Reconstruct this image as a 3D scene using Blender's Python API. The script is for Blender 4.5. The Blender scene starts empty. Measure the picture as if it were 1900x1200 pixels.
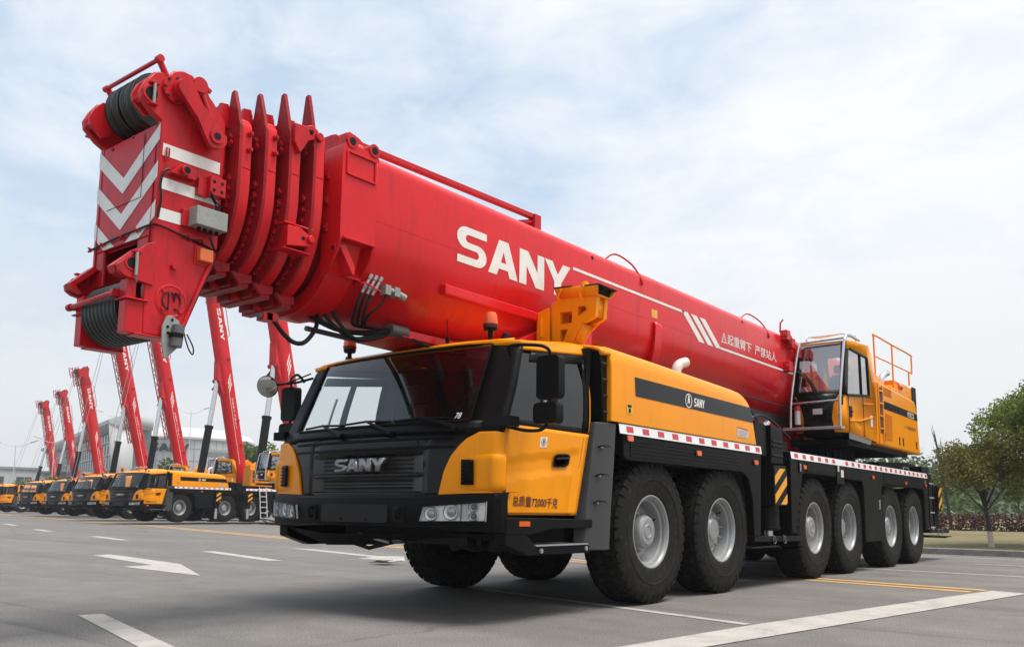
import bpy, bmesh, math, random
from math import sin, cos, pi, sqrt, radians
from mathutils import Vector, Matrix, noise
random.seed(7)
S = bpy.context.scene
COL = S.collection
R = radians

# ------------------------------------------------------------------ materials
def _mat(name):
    m = bpy.data.materials.new(name); m.use_nodes = True
    nt = m.node_tree; b = nt.nodes['Principled BSDF']
    return m, nt, b
def N(nt, kind, **kw):
    n = nt.nodes.new(kind)
    for k, v in kw.items():
        if k in n.inputs: n.inputs[k].default_value = v
        else: setattr(n, k, v)
    return n
def ramp(nt, src, stops):
    r = nt.nodes.new('ShaderNodeValToRGB'); e = r.color_ramp.elements
    e[0].position, e[0].color = stops[0][0], (*stops[0][1], 1)
    e[1].position, e[1].color = stops[-1][0], (*stops[-1][1], 1)
    for p, c in stops[1:-1]:
        q = e.new(p); q.color = (*c, 1)
    nt.links.new(src, r.inputs[0]); return r
def surf(name, col, rough=.5, metal=0, coat=0, var=.12, scale=3.0, bump=0, bscale=60, dirt=None, dirt_amt=.0, spec=.5, streak=(1, 1, 1)):
    """a plain surface with uneven colour, uneven gloss and optional grain"""
    m, nt, b = _mat(name)
    tc = N(nt, 'ShaderNodeTexCoord')
    no = N(nt, 'ShaderNodeTexNoise', Scale=scale, Detail=6.0, Roughness=.62)
    nt.links.new(tc.outputs['Object'], no.inputs['Vector'])
    lo = tuple(c*(1-var) for c in col); hi = tuple(min(1, c*(1+var)) for c in col)
    r = ramp(nt, no.outputs['Fac'], [(.3, lo), (.7, hi)])
    out = r.outputs[0]
    if dirt:
        n2 = N(nt, 'ShaderNodeTexNoise', Scale=scale*2.7, Detail=8.0, Roughness=.7)
        sm = N(nt, 'ShaderNodeMapping'); sm.inputs['Scale'].default_value = streak; nt.links.new(tc.outputs['Object'], sm.inputs['Vector']); nt.links.new(sm.outputs[0], n2.inputs['Vector'])
        k = ramp(nt, n2.outputs['Fac'], [(.5, (0, 0, 0)), (.75, (dirt_amt,)*3)])
        mx = N(nt, 'ShaderNodeMixRGB'); mx.inputs[2].default_value = (*dirt, 1)
        nt.links.new(k.outputs[0], mx.inputs[0]); nt.links.new(out, mx.inputs[1]); out = mx.outputs[0]
    nt.links.new(out, b.inputs['Base Color'])
    rr = N(nt, 'ShaderNodeMapRange'); rr.inputs[3].default_value = max(.03, rough-.08); rr.inputs[4].default_value = min(1, rough+.1)
    nt.links.new(no.outputs['Fac'], rr.inputs[0]); nt.links.new(rr.outputs[0], b.inputs['Roughness'])
    b.inputs['Metallic'].default_value = metal
    b.inputs['Specular IOR Level'].default_value = spec
    b.inputs['Coat Weight'].default_value = coat; b.inputs['Coat Roughness'].default_value = .08
    if bump:
        n3 = N(nt, 'ShaderNodeTexNoise', Scale=bscale, Detail=3.0)
        nt.links.new(tc.outputs['Object'], n3.inputs['Vector'])
        bp = N(nt, 'ShaderNodeBump', Strength=bump, Distance=.01)
        nt.links.new(n3.outputs['Fac'], bp.inputs['Height']); nt.links.new(bp.outputs[0], b.inputs['Normal'])
    return m
def glass(name, tint, k=.07, rough=.0, ior=1.5):
    m, nt, b = _mat(name); nt.nodes.remove(b)
    t = N(nt, 'ShaderNodeBsdfTransparent'); t.inputs[0].default_value = (*tint, 1)
    g = N(nt, 'ShaderNodeBsdfGlossy', Roughness=rough); g.inputs[0].default_value = (1, 1, 1, 1)
    f = N(nt, 'ShaderNodeFresnel', IOR=ior)
    ad = N(nt, 'ShaderNodeMath', operation='ADD'); ad.inputs[1].default_value = k; ad.use_clamp = True
    nt.links.new(f.outputs[0], ad.inputs[0])
    mx = N(nt, 'ShaderNodeMixShader')
    nt.links.new(ad.outputs[0], mx.inputs[0]); nt.links.new(t.outputs[0], mx.inputs[1]); nt.links.new(g.outputs[0], mx.inputs[2])
    nt.links.new(mx.outputs[0], nt.nodes['Material Output'].inputs[0])
    return m
M = {}
M['yellow'] = surf('yellow_paint', (.82, .28, .002), .24, coat=.03, spec=.17, var=.04, scale=1.5, dirt=(.38, .14, .01), dirt_amt=.22, streak=(2.2, 2.2, .5))
M['red'] = surf('red_paint', (.60, .008, .013), .22, coat=.04, spec=.30, var=.05, scale=1.2, dirt=(.26, .012, .014), dirt_amt=.6, streak=(2.5, 2.5, .35), bump=.35, bscale=2.0)
M['redhead'] = surf('red_paint_worn', (.50, .009, .015), .33, coat=.02, spec=.28, var=.12, scale=2.4, dirt=(.11, .012, .012), dirt_amt=.65, streak=(2.2, 2.2, .5))
M['white'] = surf('white_paint', (.74, .73, .70), .45, var=.06, scale=3, dirt=(.45, .38, .34), dirt_amt=.4)
M['black'] = surf('black_plastic', (.005, .005, .0053), .40, var=.25, scale=4, bump=.03, bscale=240, spec=.10)
M['blackgloss'] = surf('black_gloss_panel', (.005, .005, .0055), .22, coat=.05, spec=.22, var=.15, scale=3)
M['dark'] = surf('dark_steel', (.006, .006, .0065), .55, spec=.16, var=.4, scale=5, dirt=(.05, .045, .04), dirt_amt=.3)
M['grey'] = surf('grey_plastic', (.045, .045, .046), .42, spec=.4, var=.1, scale=4, bump=.08, bscale=300)
M['rubber'] = surf('rubber', (.011, .0105, .010), .82, spec=.18, var=.3, scale=6, bump=.1, bscale=150, dirt=(.065, .058, .05), dirt_amt=.5)
M['hose'] = surf('hose_rubber', (.006, .006, .0065), .5, var=.2, spec=.25)
M['redgrime_shade'] = surf('greasy_shaded_red_paint', (.30, .008, .013), .42, spec=.2, var=.25, scale=5, dirt=(.05, .010, .010), dirt_amt=.75)  # darkened for grease and for the shade between the boom sections
M['sheave'] = surf('sheave_nylon', (.010, .014, .014), .38, var=.3, scale=8, dirt=(.05, .05, .045), dirt_amt=.25)
M['silver'] = surf('silver_paint', (.30, .305, .31), .42, metal=.3, var=.08, scale=6, dirt=(.22, .2, .18), dirt_amt=.35)
M['steel'] = surf('bright_steel', (.62, .63, .64), .25, metal=.9, var=.06, scale=8)
M['chrome'] = surf('chrome', (.30, .30, .31), .34, metal=.8, var=.04)
M['greybox'] = surf('grey_enamel', (.27, .28, .26), .5, var=.1, scale=9, dirt=(.1, .09, .08), dirt_amt=.5)
M['greybeam'] = surf('grey_primer', (.10, .10, .10), .42, var=.2, scale=4)
M['redtape'] = surf('red_reflector', (.50, .022, .03), .35, var=.1)
M['whitetape'] = surf('white_reflector', (.72, .72, .72), .35, var=.05, dirt=(.5, .47, .43), dirt_amt=.35)
M['hazard'] = surf('hazard_yellow', (.80, .33, .02), .4, var=.05)
M['amber'] = surf('amber_lens', (.72, .13, .012), .15, coat=.5, var=.1)
M['orange'] = surf('orange_lens', (.70, .10, .012), .2, coat=.5, var=.1)
M['mirror'] = surf('mirror_glass', (.42, .42, .42), .02, metal=1, var=.01)
M['reflector'] = surf('lamp_reflector', (.62, .63, .64), .34, metal=.25, var=.06, scale=30)
M['lens'] = glass('lamp_lens', (.96, .97, .98), .0, ior=1.14)
M['glass'] = glass('windscreen_glass', (.82, .86, .85), .02)
M['darkglass'] = glass('near_side_glass_dimmed', (.30, .33, .35), .01)  # near door only: dim interior painted into the tint
M['clearglass'] = glass('clear_side_glass', (.92, .94, .94), .01)
M['cabglass'] = glass('filmed_cab_glass', (.70, .74, .74), .26)
M['sideglass'] = glass('grey_side_glass', (.20, .22, .23), .26)
M['dimglass'] = glass('near_rear_glass_dimmed', (.20, .22, .23), .01)  # rear pane of the near door, tint lowered to stand for interior shade
M['seat'] = surf('seat_cloth', (.03, .03, .034), .9, var=.2)
M['blue'] = surf('blue_plastic_wrap', (.03, .09, .22), .5, var=.2)
M['label'] = surf('label_sheet', (.62, .58, .56), .5, var=.15, scale=40)
M['yellowlabel'] = surf('yellow_label', (.68, .42, .05), .5, var=.1)
M['textdark'] = surf('dark_red_lettering', (.07, .006, .008), .5)
M['ladder'] = surf('aluminium', (.62, .62, .62), .4, metal=.4, var=.06)
M['tread'] = surf('tread_plate', (.42, .43, .43), .4, metal=.6, var=.2, scale=60, bump=.5, bscale=80)
def grille_mat():
    m, nt, b = _mat('perforated_grille')
    tc = N(nt, 'ShaderNodeTexCoord')
    v = N(nt, 'ShaderNodeTexVoronoi', Scale=48.0); v.inputs['Randomness'].default_value = .12
    nt.links.new(tc.outputs['Object'], v.inputs['Vector'])
    r = ramp(nt, v.outputs['Distance'], [(.28, (.003,)*3), (.4, (.022,)*3)])
    nt.links.new(r.outputs[0], b.inputs['Base Color']); b.inputs['Roughness'].default_value = .4
    bp = N(nt, 'ShaderNodeBump', Strength=.8, Distance=.01)
    nt.links.new(v.outputs['Distance'], bp.inputs['Height']); nt.links.new(bp.outputs[0], b.inputs['Normal'])
    return m
M['grille'] = grille_mat()

# ------------------------------------------------------------------ mesh builder
class MB:
    def __init__(s, xf=None): s.v = []; s.f = []; s.m = []; s.mats = []; s.xf = xf; s.flat = False
    def mi(s, m):
        if m not in s.mats: s.mats.append(m)
        return s.mats.index(m)
    def add(s, verts, faces, m):
        o = len(s.v); k = s.mi(m)
        s.v += [Vector(p) if s.xf is None else s.xf @ Vector(p) for p in verts]
        s.f += [tuple(i+o for i in f) for f in faces]; s.m += [k]*len(faces)
        return s
    def box(s, x0, x1, y0, y1, z0, z1, m):
        v = [(x, y, z) for x in (x0, x1) for y in (y0, y1) for z in (z0, z1)]
        return s.add(v, [(0, 1, 3, 2), (4, 6, 7, 5), (0, 4, 5, 1), (2, 3, 7, 6), (0, 2, 6, 4), (1, 5, 7, 3)], m)
    def prism(s, poly, ax, a0, a1, m):
        """polygon in the two other coordinates (in x,y,z order) extruded along ax"""
        n = len(poly); v = []
        for a in (a0, a1):
            for p, q in poly:
                v.append({'x': (a, p, q), 'y': (p, a, q), 'z': (p, q, a)}[ax])
        f = [tuple(range(n)), tuple(range(2*n-1, n-1, -1))]
        f += [(i, (i+1) % n, n+(i+1) % n, n+i) for i in range(n)]
        return s.add(v, f, m)
    def tube(s, pts, r, m, n=8, cap=True):
        pts = [Vector(p) for p in pts]; rs = r if isinstance(r, (list, tuple)) else [r]*len(pts)
        v = []; f = []; ref = None
        for i, p in enumerate(pts):
            d = (pts[min(i+1, len(pts)-1)]-pts[max(i-1, 0)])
            d = d.normalized() if d.length > 1e-9 else Vector((0, 0, 1))
            if ref is None: ref = Vector((0, 0, 1)) if abs(d.z) < .9 else Vector((1, 0, 0))
            a = (ref-d*ref.dot(d)).normalized(); b = d.cross(a); ref = a
            v += [p+(a*cos(2*pi*k/n)+b*sin(2*pi*k/n))*rs[i] for k in range(n)]
        for i in range(len(pts)-1):
            f += [(i*n+k, i*n+(k+1) % n, (i+1)*n+(k+1) % n, (i+1)*n+k) for k in range(n)]
        if cap: f += [tuple(range(n-1, -1, -1)), tuple(range((len(pts)-1)*n, len(pts)*n))]
        return s.add(v, f, m)
    def cyl(s, p0, p1, r0, m, r1=None, n=20): return s.tube([p0, p1], [r0, r0 if r1 is None else r1], m, n)
    def lathe(s, prof, c, ax, m, n=32):
        """profile of (radius, offset along ax)"""
        v = []; f = []; k = len(prof); ci = 'xyz'.index(ax)
        for j in range(n):
            t = 2*pi*j/n
            for r, o in prof:
                a, b = r*cos(t), r*sin(t)
                p = [(o, a, b), (b, o, a), (a, b, o)][ci]
                v.append((c[0]+p[0], c[1]+p[1], c[2]+p[2]))
        for j in range(n):
            for i in range(k-1):
                f.append((j*k+i, j*k+i+1, ((j+1) % n)*k+i+1, ((j+1) % n)*k+i))
        return s.add(v, f, m)
    def grid(s, rows, m, closed=False):
        """rows of equal length -> quads"""
        n = len(rows[0]); v = [p for r in rows for p in r]; f = []
        for i in range(len(rows)-1):
            for k in range(n if closed else n-1):
                f.append((i*n+k, i*n+(k+1) % n, (i+1)*n+(k+1) % n, (i+1)*n+k))
        return s.add(v, f, m)
    def mesh(s, name, angle=35, recalc=True, weld=True):
        me = bpy.data.meshes.new(name)
        me.from_pydata([tuple(p) for p in s.v], [], s.f)
        for m in s.mats: me.materials.append(M[m] if isinstance(m, str) else m)
        me.polygons.foreach_set('material_index', s.m)
        bm = bmesh.new(); bm.from_mesh(me)
        if weld: bmesh.ops.remove_doubles(bm, verts=bm.verts, dist=1e-5)
        if recalc: bmesh.ops.recalc_face_normals(bm, faces=bm.faces)
        bm.to_mesh(me); bm.free()
        if angle: me.shade_smooth(); me.set_sharp_from_angle(angle=R(angle))
        me.update(); return me
    def obj(s, name, parent=None, bevel=0, solid=0, angle=35, seg=2, recalc=True, label=None):
        o = bpy.data.objects.new(name, s.mesh(name, angle, recalc)); COL.objects.link(o)
        if parent: o.parent = parent
        if solid:
            d = o.modifiers.new('solidify', 'SOLIDIFY'); d.thickness = solid; d.offset = -1
        if bevel:
            b = o.modifiers.new('bevel', 'BEVEL'); b.width = bevel; b.segments = seg; b.limit_method = 'ANGLE'; b.angle_limit = R(40); b.harden_normals = True
        if label: o['label'] = label
        return o
def arc(cx, cy, r, a0, a1, n=8):
    return [(cx+r*cos(R(a0+(a1-a0)*i/n)), cy+r*sin(R(a0+(a1-a0)*i/n))) for i in range(n+1)]
def rrect(x0, x1, y0, y1, r, n=5):
    return arc(x1-r, y1-r, r, 0, 90, n)+arc(x0+r, y1-r, r, 90, 180, n)+arc(x0+r, y0+r, r, 180, 270, n)+arc(x1-r, y0+r, r, 270, 360, n)
def bez(pts, n=24):
    """smooth curve through the points (Catmull-Rom)"""
    P = [Vector(p) for p in pts]; P = [P[0]*2-P[1]]+P+[P[-1]*2-P[-2]]; out = []
    k = len(P)-3; per = max(2, n//k)
    for i in range(k):
        a, b, c, d = P[i:i+4]
        for j in range(per):
            t = j/per
            out.append(.5*((2*b)+(c-a)*t+(2*a-5*b+4*c-d)*t*t+(3*b-a-3*c+d)*t*t*t))
    out.append(P[-2]); return out
def lerpkeys(keys, t):
    if t <= keys[0][0]: return keys[0][1]
    for (a, x), (b, y) in zip(keys, keys[1:]):
        if t <= b: return x+(y-x)*(t-a)/(b-a)
    return keys[-1][1]
def empty(name, label, cat, loc=(0, 0, 0), rz=0, group=None):
    o = bpy.data.objects.new(name, None); COL.objects.link(o); o.location = loc; o.rotation_euler = (0, 0, rz)
    o.empty_display_size = .5
    o['label'] = label; o['category'] = cat
    if group: o['group'] = group
    return o
def tag(o, label, cat, group=None, kind=None):
    if label: o['label'] = label
    if cat: o['category'] = cat
    if group: o['group'] = group
    if kind: o['kind'] = kind
    return o
def kids(o): return list(o.children)
def copy_tree(o, parent):
    c = o.copy(); COL.objects.link(c); c.parent = parent
    for ch in kids(o): copy_tree(ch, c)
    return c

# ------------------------------------------------------------------ lettering
def curve_faces(loops):
    cu = bpy.data.curves.new('outline', 'CURVE'); cu.dimensions = '2D'; cu.fill_mode = 'BOTH'
    for L in loops:
        sp = cu.splines.new('POLY'); sp.points.add(len(L)-1)
        for p, q in zip(sp.points, L): p.co = (q[0], q[1], 0, 1)
        sp.use_cyclic_u = True
    ob = bpy.data.objects.new('outline', cu); COL.objects.link(ob); bpy.context.view_layer.update()
    me = ob.to_mesh(); v = [(p.co.x, p.co.y) for p in me.vertices]; f = [tuple(p.vertices) for p in me.polygons]
    # top-filled curves are flat: keep as is
    ob.to_mesh_clear(); bpy.data.objects.remove(ob); bpy.data.curves.remove(cu)
    return v, f
def text_faces(body, bold=.0):
    cu = bpy.data.curves.new('text', 'FONT'); cu.body = body; cu.size = 1; cu.offset = bold; cu.resolution_u = 3
    ob = bpy.data.objects.new('text', cu); COL.objects.link(ob); bpy.context.view_layer.update()
    me = ob.to_mesh(); v = [(p.co.x, p.co.y) for p in me.vertices]; f = [tuple(p.vertices) for p in me.polygons]
    ob.to_mesh_clear(); bpy.data.objects.remove(ob); bpy.data.curves.remove(cu)
    return v, f
def fit01(vf):
    v, f = vf; x0 = min(p[0] for p in v); x1 = max(p[0] for p in v); y0 = min(p[1] for p in v); y1 = max(p[1] for p in v)
    return [((p[0]-x0)/(x1-x0), (p[1]-y0)/(y1-y0)) for p in v], f
def slab(mb, vf, place, m, thick=None):
    """flat lettering; place(u, v) -> point on the surface, place2(u, v) -> raised point when thick"""
    v, f = vf
    mb.add([place(*p) for p in v], f, m)
    return mb
def bold_letters():
    """the four heavy letters, each in its own unit square -> one set of outlines along x (width 4.45)"""
    def S():
        o = []
        # outer and inner arcs of a heavy S, drawn as a thick stroke outline
        c = [(.98, .80), (.80, .80)]
        up = arc(.33, .715, .085, 90, 270, 8)
        top = [(.98, 1.0), (.30, 1.0)]+[(.30+.30*cos(R(a)), .705+.295*sin(R(a))) for a in range(100, 261, 16)]
        mid = [(.62, .41)]+[(.62+.10*cos(R(a)), .305+.105*sin(R(a))) for a in range(80, -91, -17)]
        bot = [(.02, .20), (.02, 0), (.68, 0)]
        rig = [(.68+.30*cos(R(a)), .295+.295*sin(R(a))) for a in range(-80, 81, 16)]
        inn = [(.38, .59)]+[(.38-.10*cos(R(a)), .695+.105*sin(R(a))) for a in range(-80, 91, 17)]
        end = [(.98, .80)]
        return top+mid+bot+rig+inn+end
    A = [(0, 0), (.30, 0), (.37, .19), (.69, .19), (.76, 0), (1.06, 0), (.70, 1), (.36, 1)]
    Ah = [(.435, .38), (.625, .38), (.53, .70)]
    Nn = [(0, 0), (.27, 0), (.27, .55), (.64, 0), (.97, 0), (.97, 1), (.70, 1), (.70, .45), (.33, 1), (0, 1)]
    Y = [(.37, 0), (.66, 0), (.66, .40), (1.06, 1), (.74, 1), (.515, .64), (.29, 1), (-.03, 1), (.37, .40)]
    sh = lambda L, d: [(x+d, y) for x, y in L]
    return [sh(S(), 0), sh(A, 1.05), sh(Ah, 1.05), sh(Nn, 2.17), sh(Y, 3.19)]
LET = fit01(curve_faces(bold_letters()))
def cut_faces(vf, ys):
    """split flat faces along lines of constant v so they can follow a curved surface"""
    v, f = vf
    bm = bmesh.new(); bv = [bm.verts.new((p[0], p[1], 0)) for p in v]
    for q in f:
        try: bm.faces.new([bv[i] for i in q])
        except ValueError: pass
    for y in ys:
        bmesh.ops.bisect_plane(bm, geom=bm.verts[:]+bm.edges[:]+bm.faces[:], plane_co=(0, y, 0), plane_no=(0, 1, 0))
    bm.verts.index_update()
    o = ([(p.co.x, p.co.y) for p in bm.verts], [tuple(p.index for p in q.verts) for q in bm.faces]); bm.free(); return o
# ================================================================== driver's cab (front of the carrier, facing -y)
YC = [(.80, .035), (1.3, .035), (1.5, .05), (1.58, .10), (1.9, .24), (2.26, .40), (2.34, .46), (2.5, .6)]
XW = [(.80, 1.385), (1.5, 1.385), (1.58, 1.385), (1.9, 1.37), (2.26, 1.32), (2.40, 1.27)]
YR = [(.80, 1.27), (.85, 1.29), (1.71, 1.53), (2.16, 1.56), (2.45, 1.62)]
def front_y(x, z): return lerpkeys(YC, z)+.11*(abs(x)/1.15)**2.4
def P(u, z, off=0):
    def base(u, z):
        sg = -1 if u < 0 else 1; a = abs(u); xw = lerpkeys(XW, z); r = .06; xf = xw-r
        if a <= 1: x = a*xf; y = front_y(x, z)
        elif a <= 2:
            t = (a-1)*pi/2; x = xf+r*sin(t); y = front_y(xf, z)+r*(1-cos(t))
        else:
            y0 = front_y(xf, z)+r; x = xw; y = y0+(a-2)*(lerpkeys(YR, z)-y0)
        return Vector((sg*x, y, z))
    p = base(u, z)
    if off:
        e = .01
        n = (base(u+e, z)-base(u-e, z)).cross(base(u, z+e)-base(u, z-e))
        p = p+n.normalized()*off
    return p
def ux(x, z): return x/(lerpkeys(XW, z)-.06)      # u of a front x
def uy(y, z):
    xf = lerpkeys(XW, z)-.06; y0 = front_y(xf, z)+.06; return 2+(y-y0)/(lerpkeys(YR, z)-y0)
def patch(mb, u0, u1, zs, nu, m, off=0, flip=1):
    rows = []
    for z in zs:
        a = u0(z) if callable(u0) else u0; b = u1(z) if callable(u1) else u1
        rows.append([P(flip*(a+(b-a)*i/nu), z, off) for i in range(nu+1)])
    mb.grid(rows, m)
def lin(a, b, n): return [a+(b-a)*i/n for i in range(n+1)]
def build_cab(T, plain=False):
    # ---- shell: black lower front, pillars, yellow sides and roof
    c = MB()
    # lower front, solid above, below and beside the two grille slots
    for zs in ((.97, 1.035), (1.155, 1.19), (1.335, 1.52)): patch(c, lambda z: ux(-.70, z), lambda z: ux(.70, z), lin(*zs, 3), 16, 'blackgloss')
    for s in (-1, 1): patch(c, lambda z: ux(.70, z), lambda z: ux(1.28, z), lin(.97, 1.52, 10), 8, 'blackgloss', flip=s)
    # ledge under the windscreen
    patch(c, lambda z: ux(-1.2, z), lambda z: ux(1.2, z), lin(1.52, 1.60, 3), 20, 'black', .012)
    # pillars between windscreen and door window
    for s in (-1, 1):
        patch(c, lambda z: ux(1.085-.03*(z-1.58), z), lambda z: uy(.31+.02*(z-1.5)+.30*(z-1.56), z), lin(1.5, 2.29, 12), 14, 'black', .004, s)
        # narrow black surround along the sill and over the side glass
        patch(c, lambda z: uy(.31+.32*(z-1.56), z), 2.97, lin(1.57, 1.625, 2), 8, 'black', .0, s)
        zt = lambda k: 2.16+.12*k
        rows = []
        for j in range(4):
            rows.append([P(s*(2.12+.85*i/10), 2.13+.10*i/10+.045*j/3*2) for i in range(11)])
        c.grid(rows, 'black')
        patch(c, 2.90, 2.985, lin(1.60, 2.26, 6), 2, 'black', 0, s)
        patch(c, 2.47, 2.53, lin(1.62, 2.20, 6), 2, 'black', .003, s)
        # yellow rail over the side window, up to the roof
        rows = []
        for j in range(5):
            rows.append([P(s*(2.0+1.0*i/14), (2.225+.10*i/14)+(.075+.015*i/14)*j/4, .002) for i in range(15)])
        c.grid(rows, 'yellow')
        # rear yellow upright behind the window
        patch(c, 2.985, 3.0, lin(1.60, 2.40, 8), 1, 'yellow', 0, s)
    cab = c.obj('cab', T, solid=.025)
    # ---- roof
    r = MB(); rows = []
    for j in range(17):
        k = j/16; rows.append([])
        for i in range(33):
            x = -1+2*i/32
            yf = front_y(1.2*abs(x), 2.29)-.005; y = yf+(1.63-yf)*k
            edge = 2.30+.115*k
            z = edge+(.05+.075*k)*(1-abs(x)**4)*(1-(1-min(1, k*5))**2)
            xw = 1.325-.055*k
            rows[-1].append((x*xw, y, z))
    r.grid(rows, 'yellow'); r.obj('cab_roof', cab, solid=.04, bevel=.0)
    # roof visor lip over the windscreen
    v = MB(); v.grid([[P(ux(x, z), z, o) for x in lin(-1.24, 1.24, 24)] for z, o in ((2.285, .004), (2.30, .022), (2.335, .0))], 'yellow'); v.obj('roof_lip', cab, solid=.01)
    # ---- back wall and floor, dash, seats, wheel (seen through the glass)
    w = MB(); w.prism([(.9, .85), (1.24, .85), (1.50, 1.7), (1.58, 2.38), (1.52, 2.38), (1.44, 1.7), (1.2, .95), (.9, .95)], 'x', -1.36, 1.36, 'dark'); w.obj('rear_wall', cab)
    d = MB(); d.prism([(.20, 1.50), (.34, 1.56), (.62, 1.53), (.66, 1.30), (.20, 1.2)], 'x', -1.28, 1.28, 'seat')
    d.box(.3, .62, .38, .6, 1.53, 1.62, 'seat'); d.obj('dashboard', cab, bevel=.02)
    for sx in (-.68, .68):
        s_ = MB(); s_.prism(rrect(sx-.26, sx+.26, .85, 1.3, .06), 'z', 1.12, 1.26, 'seat'); s_.prism(rrect(sx-.24, sx+.24, 1.2, 1.95, .08), 'y', 1.24, 1.38, 'seat')
        s_.prism(rrect(sx-.13, sx+.13, 1.98, 2.16, .05), 'y', 1.26, 1.35, 'seat'); s_.box(sx-.12, sx+.12, .95, 1.2, .9, 1.12, 'dark'); s_.obj('seat', cab, bevel=.02)
    b = MB(); b.grid([[(1.1, .62+.06*k, 1.25+.45*j) for k in range(8)] for j in (0, 1)], 'blue'); b.obj('seat_wrap', cab, solid=.004)
    sw = MB(); sw.tube([(.68+.22*cos(t), .80+.1*sin(t), 1.62+.20*sin(t)) for t in [2*pi*k/24 for k in range(25)]], .015, 'dark', 8); sw.tube([(.68, .66, 1.45), (.68, .8, 1.62)], .025, 'dark'); sw.obj('steering_wheel', cab)
    # ---- glass
    g = MB(); patch(g, lambda z: ux(-1.085+.03*(z-1.58), z), lambda z: ux(1.085-.03*(z-1.58), z), lin(1.60, 2.285, 10), 24, 'glass', .004); g.obj('windscreen', cab, recalc=False)
    q = MB(); t = fit01(text_faces('78', 0)); q.add([P(ux(.93+.055*p[0]+.01*p[1], 1.64), 1.625+.05*p[1], .008) for p in t[0]], t[1], 'white'); q.obj('handwritten_mark', cab, recalc=False)
    rub = MB(); e = []
    for x in lin(-1.08, 1.08, 20): e.append(P(ux(x, 1.60), 1.60, .012))
    for z in lin(1.62, 2.28, 10): e.append(P(ux(1.085-.03*(z-1.58), z), z, .010))
    for x in lin(1.05, -1.05, 20): e.append(P(ux(x, 2.285), 2.285, .010))
    for z in lin(2.28, 1.60, 10): e.append(P(ux(-1.085+.03*(z-1.58), z), z, .010))
    rub.tube(e, .011, 'black', 6); rub.obj('windscreen_seal', cab)
    # ---- grille
    g = MB()
    for z0, z1 in ((1.035, 1.155), (1.19, 1.335)):
        patch(g, lambda z: ux(-.70, z), lambda z: ux(.70, z), lin(z0-.01, z1+.01, 4), 16, 'grille', -.045)
        rows_t = [[P(ux(x, z1), z1, o) for x in lin(-.70, .70, 16)] for o in (0, -.045)]; g.grid(rows_t, 'blackgloss')
        rows_b = [[P(ux(x, z0), z0-.0, o) for x in lin(-.70, .70, 16)] for o in (0.004, -.045)]; g.grid(rows_b, 'black')
        for s in (-1, 1):
            a = [P(ux(s*.70, z), z) for z in lin(z0, z1, 3)]; bb = [P(ux(s*.56, z), z, -.045) for z in lin(z0, z1, 3)]
            g.grid([a, bb], 'grey')
        for q in range(3):
            z = z0+(z1-z0)*(q+1)/4; g.tube([P(ux(x, z), z, -.035) for x in lin(-.58, .58, 10)], .004, 'black', 5)
    g.obj('grille', cab, recalc=False)
    L = MB(); cv = cut_faces(LET, [])
    pl = lambda o: (lambda u, v: P(ux(-.30+.62*u, 1.26), 1.205+.105*v, o))
    L.add([pl(.055)(*p) for p in cv[0]], cv[1], 'chrome')
    lo = MB()
    ob = L.obj('front_lettering', cab, solid=.05, angle=30)
    # raised crease lines on the black front
    k = MB()
    for z, o in ((1.395, .006), (1.47, .010)): k.tube([P(ux(x, z), z, o-.008) for x in lin(-1.0, 1.0, 20)], .014, 'black', 6)
    k.obj('front_crease', cab)
    # ---- yellow cheeks beside the black front
    XB = [(.99, .865), (1.19, .915), (1.31, .975), (1.40, 1.05), (1.46, 1.12), (1.50, 1.22)]
    for s in (-1, 1):
        q = MB(); zs = lin(.99, 1.50, 22)
        patch(q, lambda z: ux(lerpkeys(XB, z), z), 1.999, zs, 14, 'yellow', .022, s)
        ch = q.obj('corner_panel', cab, solid=.03, bevel=.008)
        # raised lower bulge with the slatted vent
        q = MB(); rows = []
        for z in lin(1.03, 1.335, 12):
            kz = min(1, (z-1.03)/.035, (1.335-z)/.035); rows.append([])
            for i in range(19):
                a = i/18; x0 = lerpkeys(XB, z)+.05
                u = ux(x0, z)+(2.03-ux(x0, z))*a; ka = min(1, a/.42)
                rows[-1].append(P(s*u, z, .018+.032*kz*ka*min(1, (1-a)/.06+.2)))
        q.grid(rows, 'yellow'); q.obj('corner_bulge', cab, solid=.02)
        q = MB()
        rows = [[P(s*ux(x, z), z, .052) for x in lin(1.095+.02*(1.25-z), 1.20+.02*(1.25-z), 3)] for z in lin(1.085, 1.285, 6)]
        q.grid(rows, 'black')
        for i in range(6):
            z = 1.10+.032*i; q.tube([P(s*ux(1.10, z), z, .056), P(s*ux(1.20, z), z, .056)], .009, 'black', 5)
        q.obj('air_vent', cab, solid=.01)
    # ---- wipers
    for x0, z0, x1, z1 in ((-.30, 1.515, -.66, 1.63), (.33, 1.515, -.04, 1.635), (.99, 1.535, .60, 1.635)):
        q = MB(); a = P(ux(x0, z0), z0, .03); b = P(ux(x1, z1), z1, .035)
        q.tube([P(ux(x0, z0), z0, -.01), P(ux(x0, z0), z0, .045)], .026, 'black', 10); q.tube([a, a.lerp(b, .35), b], [.02, .018, .009], 'black', 8)
        q.tube([P(ux(x1-.30, z1+.0), z1-.008, .016), P(ux(x1, z1), z1+.004, .022), P(ux(x1+.30, z1), z1-.008, .016)], .010, 'black', 6); q.obj('wiper', cab)
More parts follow.
